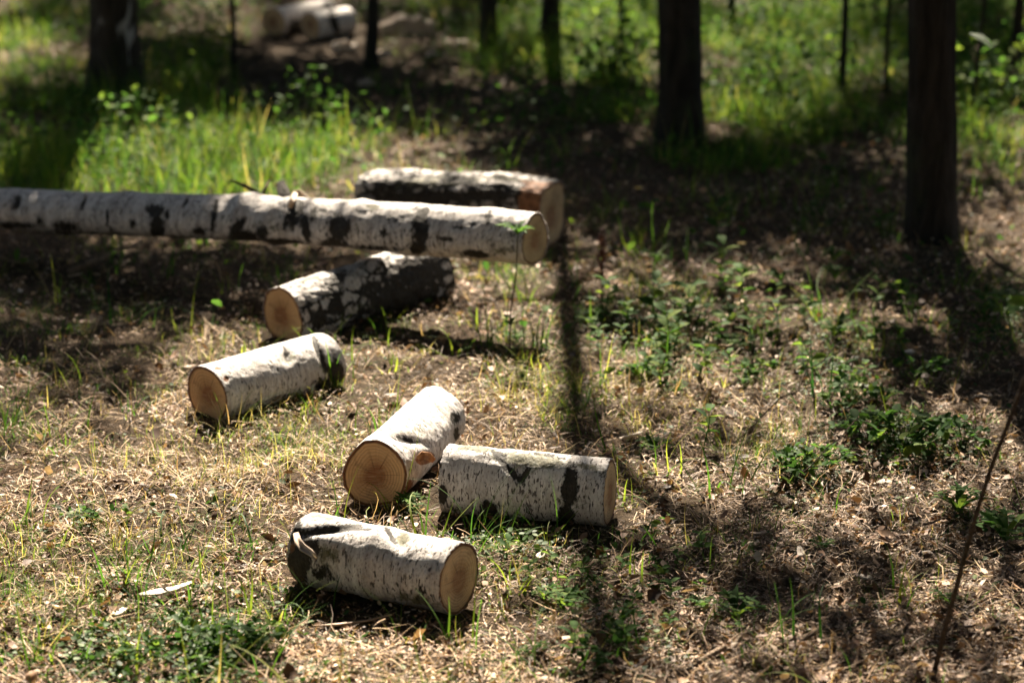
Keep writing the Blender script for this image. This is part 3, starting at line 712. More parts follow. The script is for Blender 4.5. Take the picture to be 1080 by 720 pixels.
V, f, t = strands(np.stack([x, y, gz(x, y)], 1)[k], rng.random(k.sum()) * 6.28, 1.4, 0.0, hh[k] + 0.004, 0.0014, 1, 0, 0.3); b.add(V, f, tone=t)
CV2 = [(190, 692, 105, 34, 1.0), (150, 705, 60, 20, 1.0), (955, 472, 55, 22, 1.0), (835, 508, 32, 18, 1.0), (1060, 330, 22, 30, 1.0), (870, 405, 34, 18, .9), (708, 350, 50, 18, .9), (100, 552, 36, 10, .8)]
x, y = pick(420000, CV2, 0.0, 3.9, 8.2, 0.8, 2.5, 12.0); N = len(x)
hh = (0.01 + 0.055 * rng.random(N)) * np.clip(weight(x, y, CV2), .2, 1); ln = 0.007 + 0.014 * rng.random(N) ** 1.4
V, f, t = leaves(np.stack([x, y, gz(x, y) + hh], 1), rng.random(N) * 6.283, rng.normal(0.1, 0.45, N), rng.normal(0, 0.45, N), ln, ln * .7, 0.2, -0.1, 'ovate'); b.add(V, f, tone=t * .9)
o = link('ground_cover', b.mesh('ground_cover', M['cover'])); tag(o, 'low dark green leafy ground cover spreading in patches', 'ground cover', kind='stuff')

UG = [(800, 90, 80, 50, 1.0), (620, 60, 70, 50, .9), (680, 20, 160, 30, 1.0), (880, 50, 120, 50, 1.0), (1040, 60, 60, 70, .9), (480, 90, 50, 30, .6), (330, 150, 60, 35, .7), (130, 165, 70, 30, .6), (60, 130, 60, 40, .4), (560, 110, 70, 35, .5), (430, 30, 60, 20, .5), (200, 40, 80, 30, .4)]
b = MB()
x, y = pick(90000, UG, 0.012, 6.5, 16.5, 0.1, 4.0, 2.2); N = len(x)
hh = (0.02 + 0.26 * rng.random(N) ** 1.4) * np.clip(0.35 + weight(x, y, UG), 0.3, 1.1)
ln = 0.02 + 0.03 * rng.random(N)
V, f, t = leaves(np.stack([x, y, gz(x, y) + hh], 1), rng.random(N) * 6.283, rng.normal(0.1, 0.5, N), rng.normal(0, 0.5, N), ln, ln * 0.55, 0.2, -0.4, 'ovate'); b.add(V, f, tone=t)
k = rng.random(N) < 0.3
V, f, t = strands(np.stack([x, y, gz(x, y)], 1)[k], rng.random(k.sum()) * 6.28, 1.45, 0.0, hh[k] + 0.01, 0.002, 1, 0, 0.3); b.add(V, f, tone=t)
o = link('undergrowth', b.mesh('undergrowth', M['weed'])); tag(o, 'bright leafy undergrowth between the trees at the back', 'undergrowth', kind='stuff')

# ------------------------------------------------------------------ weeds: one mesh per kind, then copies
def weed_rosette(n, L, wd, jag=True):
    b = MB()
    for i in range(n):
        h = i * 2.4 + rng.normal(0, .2); l = L * (0.6 + 0.5 * rng.random())
        p = np.array([[0, 0, 0.003]])
        V, f, t = leaves(p, h, 0.45 + 0.4 * rng.random(), rng.normal(0, .2), l, l * wd, 0.3, -1.1, 'lance', rng.random()); b.add(V, f, tone=t)
        if jag:
            for s in (0.35, 0.55, 0.75):
                for sg in (-1, 1):
                    q = p + np.array([[math.cos(h) * l * s * .8, math.sin(h) * l * s * .8, 0.02 + l * 0.28 * math.sin(s * 3.1)]])
                    V, f, t = leaves(q, h + sg * 1.0, 0.05, 0, l * 0.22, l * 0.13, 0.1, -0.3, 'ovate', rng.random()); b.add(V, f, tone=t)
    return b.mesh('rosette_weed', M['weed'])
def weed_herb(h, L, pairs):
    b = MB()
    top = np.array([rng.normal(0, .015), rng.normal(0, .015), h])
    V, f = tube(bend((0, 0, -0.01), top, 5, 0, 0.02), [0.0022, 0.002, 0.0018, 0.0014, 0.001], 5); b.add(V, f, tone=0.4)
    for i in range(pairs):
        z = h * (0.25 + 0.75 * (i + 1) / pairs); c = top * z / h
        for s in (0, math.pi):
            V, f, t = leaves(c[None], i * 1.7 + s + rng.normal(0, .2), 0.35 - 0.25 * rng.random(), rng.normal(0, .25), L * (0.7 + .5 * rng.random()), L * .55, 0.25, -0.6, 'ovate', rng.random()); b.add(V, f, tone=t)
    return b.mesh('herb', M['weed'])
def weed_strawberry(n):
    b = MB()
    for i in range(n):
        h = rng.random() * 6.28; l = 0.03 + 0.05 * rng.random(); tip = np.array([math.cos(h) * l, math.sin(h) * l, 0.03 + 0.035 * rng.random()])
        V, f = tube(bend((0, 0, 0), tip, 4, 0.01), 0.0009, 4); b.add(V, f, tone=0.3)
        tn = rng.random()
        for k in (-1, 0, 1):
            V, f, t = leaves(tip[None], h + k * 1.15, rng.normal(0.05, .35), rng.normal(0, .35), 0.022, 0.016, 0.3, -0.2, 'round', tn); b.add(V, f, tone=t)
    return b.mesh('trefoil_weed', M['weed'])
kinds = {'rosette': [weed_rosette(9, 0.10, 0.24), weed_rosette(7, 0.085, 0.30)], 'herb': [weed_herb(0.07, 0.045, 3), weed_herb(0.11, 0.05, 4), weed_herb(0.05, 0.04, 2)], 'trefoil': [weed_strawberry(14), weed_strawberry(22)]}
LAB = {'rosette': 'small green rosette weed with long spreading leaves in the litter', 'herb': 'small upright green herb with paired leaves in the litter', 'trefoil': 'low green weed with three-part leaves in the litter'}
def weed(kind, px, py, s=1.0, label=None):
    p = at(px, py); me = kinds[kind][rng.integers(len(kinds[kind]))]
    o = link({'rosette': 'rosette_weed', 'herb': 'leafy_herb', 'trefoil': 'trefoil_weed'}[kind], me, None, (p[0], p[1], gz(p[0], p[1])[0]))
    o.rotation_euler = (rng.normal(0, .1), rng.normal(0, .1), rng.random() * 6.28); o.scale = (s,) * 3
    tag(o, label or LAB[kind], 'weed', None if label else {'rosette': 'rosette weeds in the litter', 'herb': 'upright herbs in the litter', 'trefoil': 'trefoil weeds in the litter'}[kind])
for px, py in [(1063, 566), (1040, 575)]: pass
weed('rosette', 1060, 572, 1.0, 'broad spreading rosette weed beside the leaning sapling stem')
weed('rosette', 436, 545, 0.6, 'small bright green rosette below the ringed cut end')
weed('trefoil', 950, 480, 1.5, 'large dark clump of trefoil leaves in the right clearing')
weed('herb', 1068, 345, 1.8, 'leafy green plant at the right edge of the frame')
weed('trefoil', 838, 520, 1.1, 'dark trefoil clump beside the dry grass bunch')
for px, py, s in [(690, 345, 1.2), (725, 352, 1.3), (708, 372, 1), (660, 352, 1), (745, 390, 1.1), (640, 412, 1), (735, 412, .9), (865, 402, 1.3), (885, 412, 1.1), (845, 388, 1), (780, 330, 1.1), (758, 318, .9), (815, 318, 1),
                  (612, 605, 1), (575, 602, .9), (545, 592, .8), (655, 608, .9), (700, 612, 1), (742, 592, 1.1), (658, 690, 1.1), (600, 700, 1), (560, 612, .8), (530, 600, .8), (672, 640, .8), (770, 668, .9), (700, 560, .8), (742, 478, .9), (950, 330, 1), (925, 360, 1), (630, 375, 1), (755, 255, 1.2), (930, 250, 1.2), (848, 345, 1)]:
    weed('herb', px, py, s * (.68 if py > 520 else 1.0))
for px, py, s in [(770, 345, .8), (592, 645, .7), (655, 668, .8), (775, 650, .8), (740, 640, .7), (905, 455, .9), (1010, 548, .9), (690, 480, .6), (620, 345, .8), (880, 360, .9), (560, 690, .6), (1000, 640, .6), (505, 560, .5)]:
    weed('rosette', px, py, s)
for k in range(70):
    q = [(760, 340, 150, 60), (660, 630, 130, 60), (700, 400, 90, 40), (950, 350, 100, 80)][k % 4]
    px, py = rng.normal(q[0], q[2] * .6), rng.normal(q[1], q[3] * .6)
    if py > 712 or px > 1090: continue
    pt = at(px, py)
    if clear_of_logs(np.array([pt[0]]), np.array([pt[1]]), 1.5)[0]: weed(['herb', 'herb', 'rosette'][k % 3], px, py, rng.uniform(.6, 1.15) * (.62 if py > 520 else 1.0) * (.75 if k % 3 == 2 else 1))
for px, py, s in [(915, 470, 1), (985, 470, 1), (1015, 475, 1), (870, 505, .9), (900, 430, 1), (200, 690, .8), (150, 700, .8), (245, 695, .9), (110, 560, .7), (675, 400, .8), (800, 400, .8), (975, 400, 1), (640, 700, .7), (280, 680, .7)]:
    weed('trefoil', px, py, s)

# whorled seedling in front of the trunk end
def seedling():
    base = at(537, 372); base[2] = gz(base[0], base[1])[0]
    # the top stands almost straight above the base
    yy = base[1] + 0.01; t = None
    d = FWD + RGT * (546 - 540) / F + UPV * (360 - 247) / F
    top = CAM + d * ((yy - CAM[1]) / d[1])
    root = empty('whorled_seedling', base); b = top - base
    P = np.array([[0, 0, -0.01], b * 0.33 + [-0.004, 0, 0], b * 0.66 + [0.004, 0, 0], b])
    V, f = tube(P, [0.0028, 0.0024, 0.002, 0.0016], 6); link('stem', mesh_np('stem', V, f, None, True, M['stem']), root)
    for i in range(11):
        h = i * 0.571 + rng.normal(0, .1); l = 0.055 + 0.022 * rng.random()
        V, f, t = leaves(b[None] + [[0, 0, 0.003 * (i % 3)]], h, 0.22 + .25 * rng.random(), rng.normal(0, .2), l, l * .30, .35, -1.1, 'lance', 0.2 + .6 * rng.random())
        link('leaf', mesh_np('leaf', V, f, {'tone': t}, True, M['weed']), root)
    for i in range(5):
        h = i * 1.3; V, f, t = leaves((b * 0.22)[None], h, 0.3, 0, 0.045, 0.016, .3, -1.0, 'lance', 0.8)
        link('leaf', mesh_np('leaf', V, f, {'tone': t}, True, M['weed']), root)
    tag(root, 'thin seedling with a whorl of drooping leaves before the trunk end', 'seedling')
seedling()

# red seed stalk
def red_weed():
    base = at(634, 322); base[2] = gz(base[0], base[1])[0]
    root = empty('seed_stalk', base); h = 0.22
    V, f = tube([[0, 0, -.01], [.003, 0, h * .5], [-.002, 0.005, h]], [.003, .0025, .0015], 6); link('stem', mesh_np('stem', V, f, None, True, M['stem']), root)
    n = 240; z = h * (0.35 + 0.65 * rng.random(n)); a = rng.random(n) * 6.28; rr = 0.022 * (1.1 - z / h) + 0.006
    V, f, t = leaves(np.stack([np.cos(a) * rr * rng.random(n), np.sin(a) * rr * rng.random(n), z], 1), a, rng.normal(.2, .6, n), 0, .010, .007, .2, .2, 'round')
    link('seed_head', mesh_np('seed_head', V, f, {'tone': t}, True, M['redweed']), root)
    tag(root, 'reddish brown dock stalk standing right of the trunk end', 'weed')
red_weed()

# yellow spots: tiny flowers / leaves
b_ = MB()
for i in range(9):
    V, f, t = leaves(np.array([[0, 0, 0.02]]), i * .7, .25, 0, .013, .008, .1, .2, 'ovate'); b_.add(V, f, tone=t)
fl = b_.mesh('yellow_flower', M['yellow'])
for px, py, s in [(673, 208, 1.4), (782, 265, 1.3), (14, 28, 2.6), (180, 60, 1.3), (866, 238, 1.0)]:
    p = at(px, py); o = link('yellow_flower', fl, None, (p[0], p[1], gz(p[0], p[1])[0])); o.scale = (s,) * 3
    tag(o, 'tiny yellow flower low in the shaded grass', 'flower', 'yellow flowers in the grass')

# ------------------------------------------------------------------ sticks, chips and bark flakes
def stick(px0, py0, px1, py1, r, mat='twig', label=None, z0=0.008, z1=0.008, sag=0.0, jit=0.03, name='fallen_twig', n=7, side=0):
    a, c = at(px0, py0, z0), at(px1, py1, z1)
    a[2] += gz(a[0], a[1])[0]; c[2] += gz(c[0], c[1])[0]
    P = bend(a, c, n, sag, jit); o0 = P[0].copy()
    b = MB(); V, f = tube(P - o0, np.linspace(r, r * .55, n), 6); b.add(V, f)
    L = np.linalg.norm(c - a)
    for _ in range(side):
        k = rng.integers(1, n - 1); e = P[k] - o0 + np.array([rng.normal(0, .2), rng.normal(0, .2), abs(rng.normal(0.1, .12))]) * L
        V, f = tube(bend(P[k] - o0, e, 4, 0, .05), np.linspace(r * .5, r * .25, 4), 5); b.add(V, f)
    o = link(name, b.mesh(name, M[mat]), None, o0)
    tag(o, label or 'short bare twig lying among the forest litter', 'twig', None if label else 'bare twigs in the litter')
stick(72, 288, 150, 258, .009, 'drytwig', 'pale stick lying in the shade under the long trunk', .02, .05)
stick(-10, 272, 40, 278, .006, 'drytwig', 'pale twig in the shade at the left edge below the trunk', .03, .02)
stick(735, 698, 800, 660, .007, 'drytwig', 'pale fallen branch lying at the bottom right of the centre', .01, .02)
stick(700, 712, 760, 690, .005, 'twig')
stick(828, 684, 880, 662, .006, 'drytwig', 'pale twig lying in the dappled shade at bottom right')
stick(1000, 690, 1078, 640, .006, 'drytwig')
stick(1045, 600, 1085, 640, .004, 'drytwig')
stick(1040, 270, 1085, 298, .006, 'twig', 'dark twig lying at the right edge below the thick tree', .06, .02)
stick(225, 586, 270, 566, .005, 'twig')
stick(120, 512, 180, 515, .0035, 'drytwig')
stick(255, 595, 300, 592, .006, 'twig', 'dark twig lying at the left of the nearest log')
stick(480, 315, 535, 335, .005, 'drytwig')
stick(605, 286, 660, 300, .004, 'drytwig')
stick(770, 470, 900, 350, .0022, 'twig', 'thin bare stem arching up over the right clearing', .01, .22, .0, .02, 'dry_stem', 9, 3)
stick(835, 520, 905, 440, .0020, 'twig', 'thin bare stem rising above the dry grass bunch', .01, .16, .0, .02, 'dry_stem', 8, 2)
stick(815, 320, 850, 400, .0016, 'twig', 'thin bare stem leaning in the middle of the right clearing', .16, .02, .0, .02, 'dry_stem', 8, 1)
stick(80, 368, 145, 445, .0016, 'drytwig', 'pale dry stem arching in the left clearing', .10, .01, .02, .02, 'dry_stem')
for i in range(130):
    px, py = rng.uniform(0, 1080), rng.uniform(380, 715)
    if px < 520 and rng.random() < .5: px += 520
    p = at(px, py)
    if not clear_of_logs(np.array([p[0]]), np.array([p[1]]), 1.5)[0]: continue
    a = rng.random() * 6.28; l = rng.uniform(20, 70)
    stick(px, py, px + l * math.cos(a), py + l * .6 * math.sin(a), rng.uniform(.0015, .0035), rng.choice(['twig', 'drytwig', 'drytwig']), z0=.008, z1=rng.uniform(.006, .03), jit=.035)

def flake(px, py, L, W, head, label=None, tone=.7, curl=.8, mat='palebark', name='bark_flake', cat='bark flake', group='bark flakes in the litter', pitch=.1):
    p = at(px, py); b = MB()
    V, f, t = leaves(np.zeros((1, 3)), head, pitch, rng.normal(0, .2), L, W, .35, curl, 'frag', tone, .5); b.add(V, f, tone=t)
    o = link(name, b.mesh(name, M[mat]), None, (p[0], p[1], gz(p[0], p[1])[0] + .012))
    md = o.modifiers.new('thickness', 'SOLIDIFY'); md.thickness = .003
    tag(o, label or 'small pale bark flake lying among the litter', cat, None if label else group)
flake(148, 634, .11, .028, .35, 'long pale curled bark strip lying on the dry grass at lower left', .9, .5)
flake(120, 652, .035, .025, 1.0, 'small white leaf-shaped flake below the curled bark strip', 1.0)
flake(330, 663, .16, .014, .12, 'thin brown bark strip in the shadow of the nearest log', .1, .3)
flake(868, 525, .045, .03, 1.2, 'brown oval dead leaf beside the dark trefoil clump', .2, .5, 'litter', 'dead_leaf', 'dead leaf')
flake(655, 466, .06, .04, .5, 'grey white leaf lying right of the scarred log', .85, .5)
flake(420, 508, .04, .02, .3)
for i in range(26):
    px, py = rng.uniform(0, 1080), rng.uniform(260, 715)
    p = at(px, py)
    if clear_of_logs(np.array([p[0]]), np.array([p[1]]), 1.4)[0]: flake(px, py, rng.uniform(.02, .05), rng.uniform(.012, .03), rng.random() * 6.28, None, rng.random())
# wood offcuts at the back
def chip(px, py, L, W, H, head, label, tone):
    p = at(px, py); b = MB()
    n = 9; t = np.linspace(-1, 1, n)
    rows = []
    for k in range(n):
        wv = W * (1 - .35 * t[k] ** 2) * (1 + .15 * rng.normal()); hv = H * (1 - .3 * t[k] ** 2) * (1 + .15 * rng.normal())
        rows.append([[t[k] * L / 2, -wv / 2, 0], [t[k] * L / 2, -wv * .4, hv * .8], [t[k] * L / 2, 0, hv], [t[k] * L / 2, wv * .4, hv * .75], [t[k] * L / 2, wv / 2, 0]])
    V = np.array(rows).reshape(-1, 3)
    q = [[k * 5 + j, (k + 1) * 5 + j, (k + 1) * 5 + j + 1, k * 5 + j + 1] for k in range(n - 1) for j in range(4)] + [[k * 5 + 4, (k + 1) * 5 + 4, (k + 1) * 5, k * 5] for k in range(n - 1)]
    fs = [np.array(q), np.array([[0, 1, 2, 3, 4], [(n - 1) * 5 + j for j in (4, 3, 2, 1, 0)]])]
    o = link('wood_offcut', mesh_np('wood_offcut', V, fs, {'tone': np.full(len(V), tone)}, False, M['palebark']), None, (p[0], p[1], gz(p[0], p[1])[0]))
    o.rotation_euler = (0, 0, head); tag(o, label, 'wood offcut')
chip(428, 38, .27, .10, .09, .12, 'largest pinkish wood offcut lying in the grass at the back', .35)
chip(363, 54, .12, .08, .05, .6, 'small pale offcut in front of the far log pair', .7)
chip(404, 58, .10, .08, .03, .2, 'flat pale offcut in front of the largest offcut', .35)
chip(482, 48, .15, .06, .03, .1, 'long pale offcut right of the largest offcut', .6)
chip(460, 60, .10, .07, .03, .0, 'small pinkish offcut below the long pale offcut', .4)
chip(386, 90, .07, .05, .03, .3, 'single small orange offcut in the shaded grass', .2)
chip(543, 38, .14, .09, .04, .2, 'pale offcut between the two slim trees', .8)
chip(620, 45, .16, .08, .04, .1, 'pale offcut right of the two slim trees', .6)

# ------------------------------------------------------------------ trees
TREES = []
def trunk_mesh(base, top, r0, r1, sides=40, n=60, ridge=0.012, flare=1.35, curve=0.03, seed=0, neck=None):
    t = np.linspace(0, 1, n) ** 1.7
    P = base + (top - base) * t[:, None]
    L = top[2] - base[2]
    P[:, 0] += curve * np.sin(t * 5 + seed) * np.minimum(t * 4, 1); P[:, 1] += curve * np.sin(t * 4.2 + seed * 2) * np.minimum(t * 4, 1)
    rad = r0 + (r1 - r0) * t
    rad = rad * (1 + (flare - 1) * np.exp(-t * L / 0.14))
    if neck: rad = rad * (1 - (1 - neck[2]) * np.clip((t * L - neck[0]) / (neck[1] - neck[0]), 0, 1))
    P[0, 2] -= 0.06
    th = np.linspace(0, 6.2832, sides, endpoint=False)
    TH, ZZ = np.meshgrid(th, P[:, 2])
    RR = np.repeat(rad[:, None], sides, 1)
    q = np.stack([np.cos(TH).ravel() * 3.2, np.sin(TH).ravel() * 3.2, ZZ.ravel() * 2.2], 1) + seed
    RR = RR + (ridge * 2 * (fbm(q * 2.0, 3) - .5) * (RR.ravel() / 0.1) ).reshape(RR.shape) if False else RR + (ridge * 2 * (fbm(q * 2.0, 3) - .5)).reshape(RR.shape) * np.minimum(1, RR / 0.05)
    root = (flare - 1) * 0.5 * np.exp(-(P[:, 2] - base[2]).clip(0) / 0.12)[:, None] * np.cos(5 * TH + seed) * r0
    RR = RR + root
    V = np.stack([P[:, 0][:, None] + RR * np.cos(TH), P[:, 1][:, None] + RR * np.sin(TH), ZZ], -1).reshape(-1, 3)
    i = np.arange(sides); j = (i + 1) % sides
    f = np.concatenate([np.stack([k * sides + i, k * sides + j, (k + 1) * sides + j, (k + 1) * sides + i], 1) for k in range(n - 1)])
    return V, [f, ((n - 1) * sides + i)[None]], P

def tree(px, py, wpx, H, label, mat='pine', lean=(0, 0), kink=(), neck=None, name='tree', base=None, crown=None, cat='tree', flare=1.35):
    b = at(px, py) if base is None else np.array([*base, 0.0]); b[2] = gz(b[0], b[1])[0]
    dep = (b - CAM) @ FWD
    r0 = wpx if base is not None else wpx * dep / F / 2
    root = empty(name, b)
    top = b + np.array([lean[0] * H, lean[1] * H, H])
    mb = MB(); V, f, P = trunk_mesh(b, top, r0, r0 * .3, seed=len(TREES) * 1.3, ridge=0.010 if r0 > .05 else .003, flare=flare, curve=0.02, neck=neck, sides=40 if r0 > .05 else 14)
    for kh, ks in kink: V[:, 0] += ks * np.maximum(0, V[:, 2] - b[2] - kh)
    mb.add(V - b, f)
    T = dict(kink=kink, root=root, b=b, top=top, r=r0, H=H, mb=mb, leaf=MB(), mat=mat, n=0)
    tag(root, label, cat); TREES.append(T); return T

def trunk_at(T, h):
    return T['b'] + (T['top'] - T['b']) * (h / T['H']) + np.array([sum(ks * max(0, h - kh) for kh, ks in T['kink']), 0, 0])

def add_clump(T, c, n, sd, lf=(0.045, 0.075), limb=True):
    """leaf clump at world point c on a limb from the trunk"""
    if limb:
        h0 = np.clip(c[2] - T['b'][2] - 0.5 * np.linalg.norm((c - T['b'])[:2]), T['H'] * .2, T['H'] * .97)
        s = trunk_at(T, h0); rr = max(.006, T['r'] * .22)
        P = bend(s, c, 6, 0.12, .02); V, f = tube(P - T['b'], np.linspace(rr, rr * .25, 6), 6); T['mb'].add(V, f)
    q = rng.normal(0, 1, (n, 3)) * np.array([sd, sd, sd * .8]) + c
    l = lf[0] + (lf[1] - lf[0]) * rng.random(n)
    V, f, t = leaves(q - T['b'], rng.random(n) * 6.28, rng.normal(-.3, .5, n), rng.normal(0, .6, n), l, l * .75, .1, -.3, 'ovate')
    T['leaf'].add(V, f, tone=t); T['n'] += n

T1 = tree(120, 98, 50, 9.5, 'dark birch tree with white bark patches at upper left', 'oldbirch', (.04, .0))
T5 = tree(580, 53, 19, 7.2, 'slim dark tree, right one of the two at top centre', 'pine', (.0, 0))
T4 = tree(515, 48, 17, 7.0, 'slim dark tree, left one of the two at top centre', 'pine', (.01, 0), [(.38, .24), (1.5, -.235)])  # unseen bend shaped to merge its shadow with the right slim tree's
T7 = tree(718, 150, 46, 10.0, 'thick dark tree standing right of the centre, in front of sunny grass', 'pine', (-.02, .0), [(.72, -.33), (2.1, .36)], neck=(.8, 1.6, .24), flare=1.2)  # bend and narrowing above the frame shaped to shift and slim its shadow
T10 = tree(983, 252, 51, 10.0, 'thick ridged dark tree nearest on the right side', 'pine', (-.045, .0), [(1.5, .05)], flare=1.15)
def snag():
    T = tree(391, 70, 15, 1.0, 'slim shaded snag right of the far log pair', 'pine', (-.02, 0), name='snag', cat='dead trunk', flare=1.15)  # trunk kept short so its shadow stays off the long trunk
snag()
# saplings
def sapling(px, py, w, H, label, lean=(0, 0), lv=60):
    T = tree(px, py, w, H, label, 'pine', lean, name='sapling', cat='sapling', flare=1.1)
    for i in range(max(2, lv // 25)):
        h = H * rng.uniform(.45, 1.0); c = trunk_at(T, h) + np.array([rng.normal(0, .2), rng.normal(0, .2), .1])
        add_clump(T, c, 22, .12, (.03, .05))
    return T
sapling(247, 85, 6, 2.6, 'thin dark sapling right of the white patched birch', (-.02, 0))
sapling(887, 104, 8, 3.0, 'thin dark sapling left of the thick ridged tree', (.02, 0))
sapling(655, 42, 6, 3.0, 'thin sapling left of the thick tree before the sunny grass', (.0, 0))
sapling(771, 32, 9, 3.5, 'dark sapling behind and right of the thick centre tree', (.0, 0))
sapling(934, 98, 5, 2.4, 'very thin sapling beside the thick ridged tree', (-.03, 0))
sapling(1068, 95, 12, 3.2, 'dark sapling at the upper right edge of the frame', (.0, 0))
sapling(1022, 130, 5, 1.8, 'very thin leaning sapling right of the thick ridged tree', (.12, 0))

# leaning stem close on the right
def lean_stem():
    base = at(984, 712); base[2] = gz(base[0], base[1])[0]
    def on(px, py, y):
        d = FWD + RGT * (px - 540) / F + UPV * (360 - py) / F
        return CAM + d * (y / d[1])
    y0 = base[1]
    P = np.array([base, on(1000, 650, y0 - .03), on(1012, 607, y0 - .05), on(1030, 540, y0 - .08), on(1047, 488, y0 - .1), on(1064, 445, y0 - .12), on(1080, 402, y0 - .14), on(1110, 330, y0 - .18), on(1150, 240, y0 - .2), on(1190, 120, y0 - .2)])
    root = empty('leaning_sapling', base)
    V, f = tube(P - base, np.linspace(.0054, .0036, len(P)), 10); link('stem', mesh_np('stem', V, f, None, True, M['twig']), root)
    n = 16; h = rng.random(n)
    q = P[-1] + rng.normal(0, .10, (n, 3)) + np.array([.05, 0, .1])
    V, f, t = leaves(q - base, rng.random(n) * 6.28, rng.normal(-.2, .4, n), 0, .05, .03, .2, -.4, 'ovate')
    link('leaves', mesh_np('leaves', V, f, {'tone': t}, True, M['crown']), root)
    tag(root, 'thin brown bare stem leaning up at the right edge', 'sapling')
lean_stem()

# unseen trees of the surrounding forest, added to block sky light
for i, (x, y, r0, H) in enumerate([(-3.6, 7.0, .10, 10), (-4.4, 12.0, .11, 11), (4.4, 9.5, .12, 11), (3.4, 5.0, .11, 10), (-5.0, 2.5, .12, 10), (5.4, 1.0, .12, 10), (-3.0, -2.5, .12, 11), (-6.0, -6.0, .13, 10), (6.5, -6.5, .13, 10), (-9, -1, .14, 11), (9, -1.5, .14, 11), (0.5, -8.0, .13, 10), (1.2, -3.6, .13, 11), (4.0, -2.6, .12, 10),
                                   (-6.5, 16, .13, 12), (6.5, 15, .13, 12), (-1.2, 26, .14, 12), (2.6, 27, .15, 12), (9.5, 22, .14, 12), (-10, 22, .15, 12), (-5, 25, .13, 11), (6, 26, .13, 11), (0.8, 33, .14, 12), (-3.5, 34, .14, 12), (4.6, 35, .14, 12), (-8.5, 30, .14, 12), (9, 31, .14, 12), (13, 27, .14, 12), (-14, 28, .14, 12), (8.5, 8, .14, 11), (-8.5, 9, .14, 11),
                                   (-1.6, -4.2, .07, 5.5), (3.0, -4.6, .07, 5.5), (-4.4, -3.6, .07, 5), (0.0, -5.6, .07, 6), (-3.2, -6.0, .07, 6), (5.2, -3.6, .07, 5.5), (6.4, -.6, .07, 5), (-6.4, .2, .07, 5), (7, 2.8, .07, 5), (-7, 4, .07, 5), (2.0, -6.4, .08, 6), (-5.4, -1.4, .07, 5)]):
    T = tree(0, 0, r0, H, 'unseen dark tree added around the clearing to block sky light', base=(x, y)); T['root']['group'] = 'unseen trees added to block sky light'
    for k in range(40 if H > 7 else 60):
        h = H * (rng.uniform(.08 if H < 7 else .2, 1.02) if y < 1 or abs(x) > 5 or y > 20 else rng.uniform(.42, 1.02)); a = rng.random() * 6.28; rr = rng.uniform(.4, 2.3) * (1.15 - h / H * .6)
        add_clump(T, trunk_at(T, min(h, H)) + np.array([math.cos(a) * rr, math.sin(a) * rr, .2]), 70, .36, (.09, .15))

# unseen crowns shaped to cast the SHADE patches: leaf clumps on the standing trees
CT = [T1, T4, T5, T7, T10]
dirh = SUN / SUN[2]
SHADE = [(120, 268, 150, 10, 2.0), (300, 285, 90, 16, 2.0), (420, 282, 50, 12, 1.2), (180, 75, 60, 20, 1.6), (450, 70, 30, 20, 1.2), (600, 120, 50, 16, 1.6), (960, 120, 50, 24, 1.6), (120, 122, 130, 14, 2.0), (290, 108, 80, 18, 2.0), (20, 185, 40, 12, 1.2), (240, 178, 24, 5, .8), (30, 150, 40, 20, 1.5), (130, 140, 50, 10, .8), (330, 120, 60, 14, 1.5), (1040, 180, 40, 30, 1.2), (700, 265, 120, 12, 1.0),
         (700, 185, 90, 35, 2.4), (830, 200, 110, 50, 2.6), (650, 225, 50, 25, 2.0), (930, 230, 90, 40, 1.6), (1010, 320, 80, 50, 1.5), (1050, 410, 45, 45, 1.6), (900, 290, 60, 25, 1.2), (760, 250, 90, 18, 1.6), (980, 400, 50, 30, .8),
         (90, 312, 130, 18, 2.2), (60, 360, 110, 28, 1.3), (190, 335, 80, 20, 1.3), (240, 300, 60, 25, 1.5), (60, 115, 80, 28, 1.4), (250, 120, 60, 25, 2.0), (340, 85, 80, 25, 2.2), (400, 120, 60, 18, 1.8), (180, 192, 40, 6, .8),
         (850, 615, 80, 30, 1.0), (1000, 600, 70, 30, .8), (950, 670, 80, 26, .9), (700, 600, 40, 16, .7), (720, 590, 50, 22, .8), (915, 150, 50, 24, 2.0), (1010, 70, 50, 50, 1.6), (540, 165, 70, 14, 1.8), (600, 160, 60, 20, 2.2), (200, 60, 60, 20, 1.5), (500, 20, 60, 20, 1.2), (30, 215, 50, 14, 1.0), (1060, 500, 40, 30, .8), (780, 700, 60, 18, .7), (690, 125, 40, 14, 1.2)]
for k in range(38):
    px, py = rng.uniform(0, 1080), rng.uniform(270, 715)
    if (px < 640 and 330 < py < 700 and px > 180) or (px < 300 and py > 430 and rng.random() < .6): continue
    SHADE.append((px, py, rng.uniform(12, 36), rng.uniform(4, 11), rng.uniform(.8, 1.5)))
for k in range(54):
    px, py = rng.uniform(0, 1080), rng.uniform(0, 130)
    if px > 440 and py > 20 and rng.random() < .65: continue
    if 235 < px < 500 and 15 < py < 95: continue
    SHADE.append((px, py, rng.uniform(14, 44), rng.uniform(3, 9), rng.uniform(1.2, 2.2)))
SHADE += [(20, 30, 60, 12, 1.6), (90, 150, 40, 8, 1.4), (1000, 30, 60, 14, 1.6), (1040, 110, 50, 14, 1.6)]
LEAF_A = 0.06 * 0.045 * 0.55
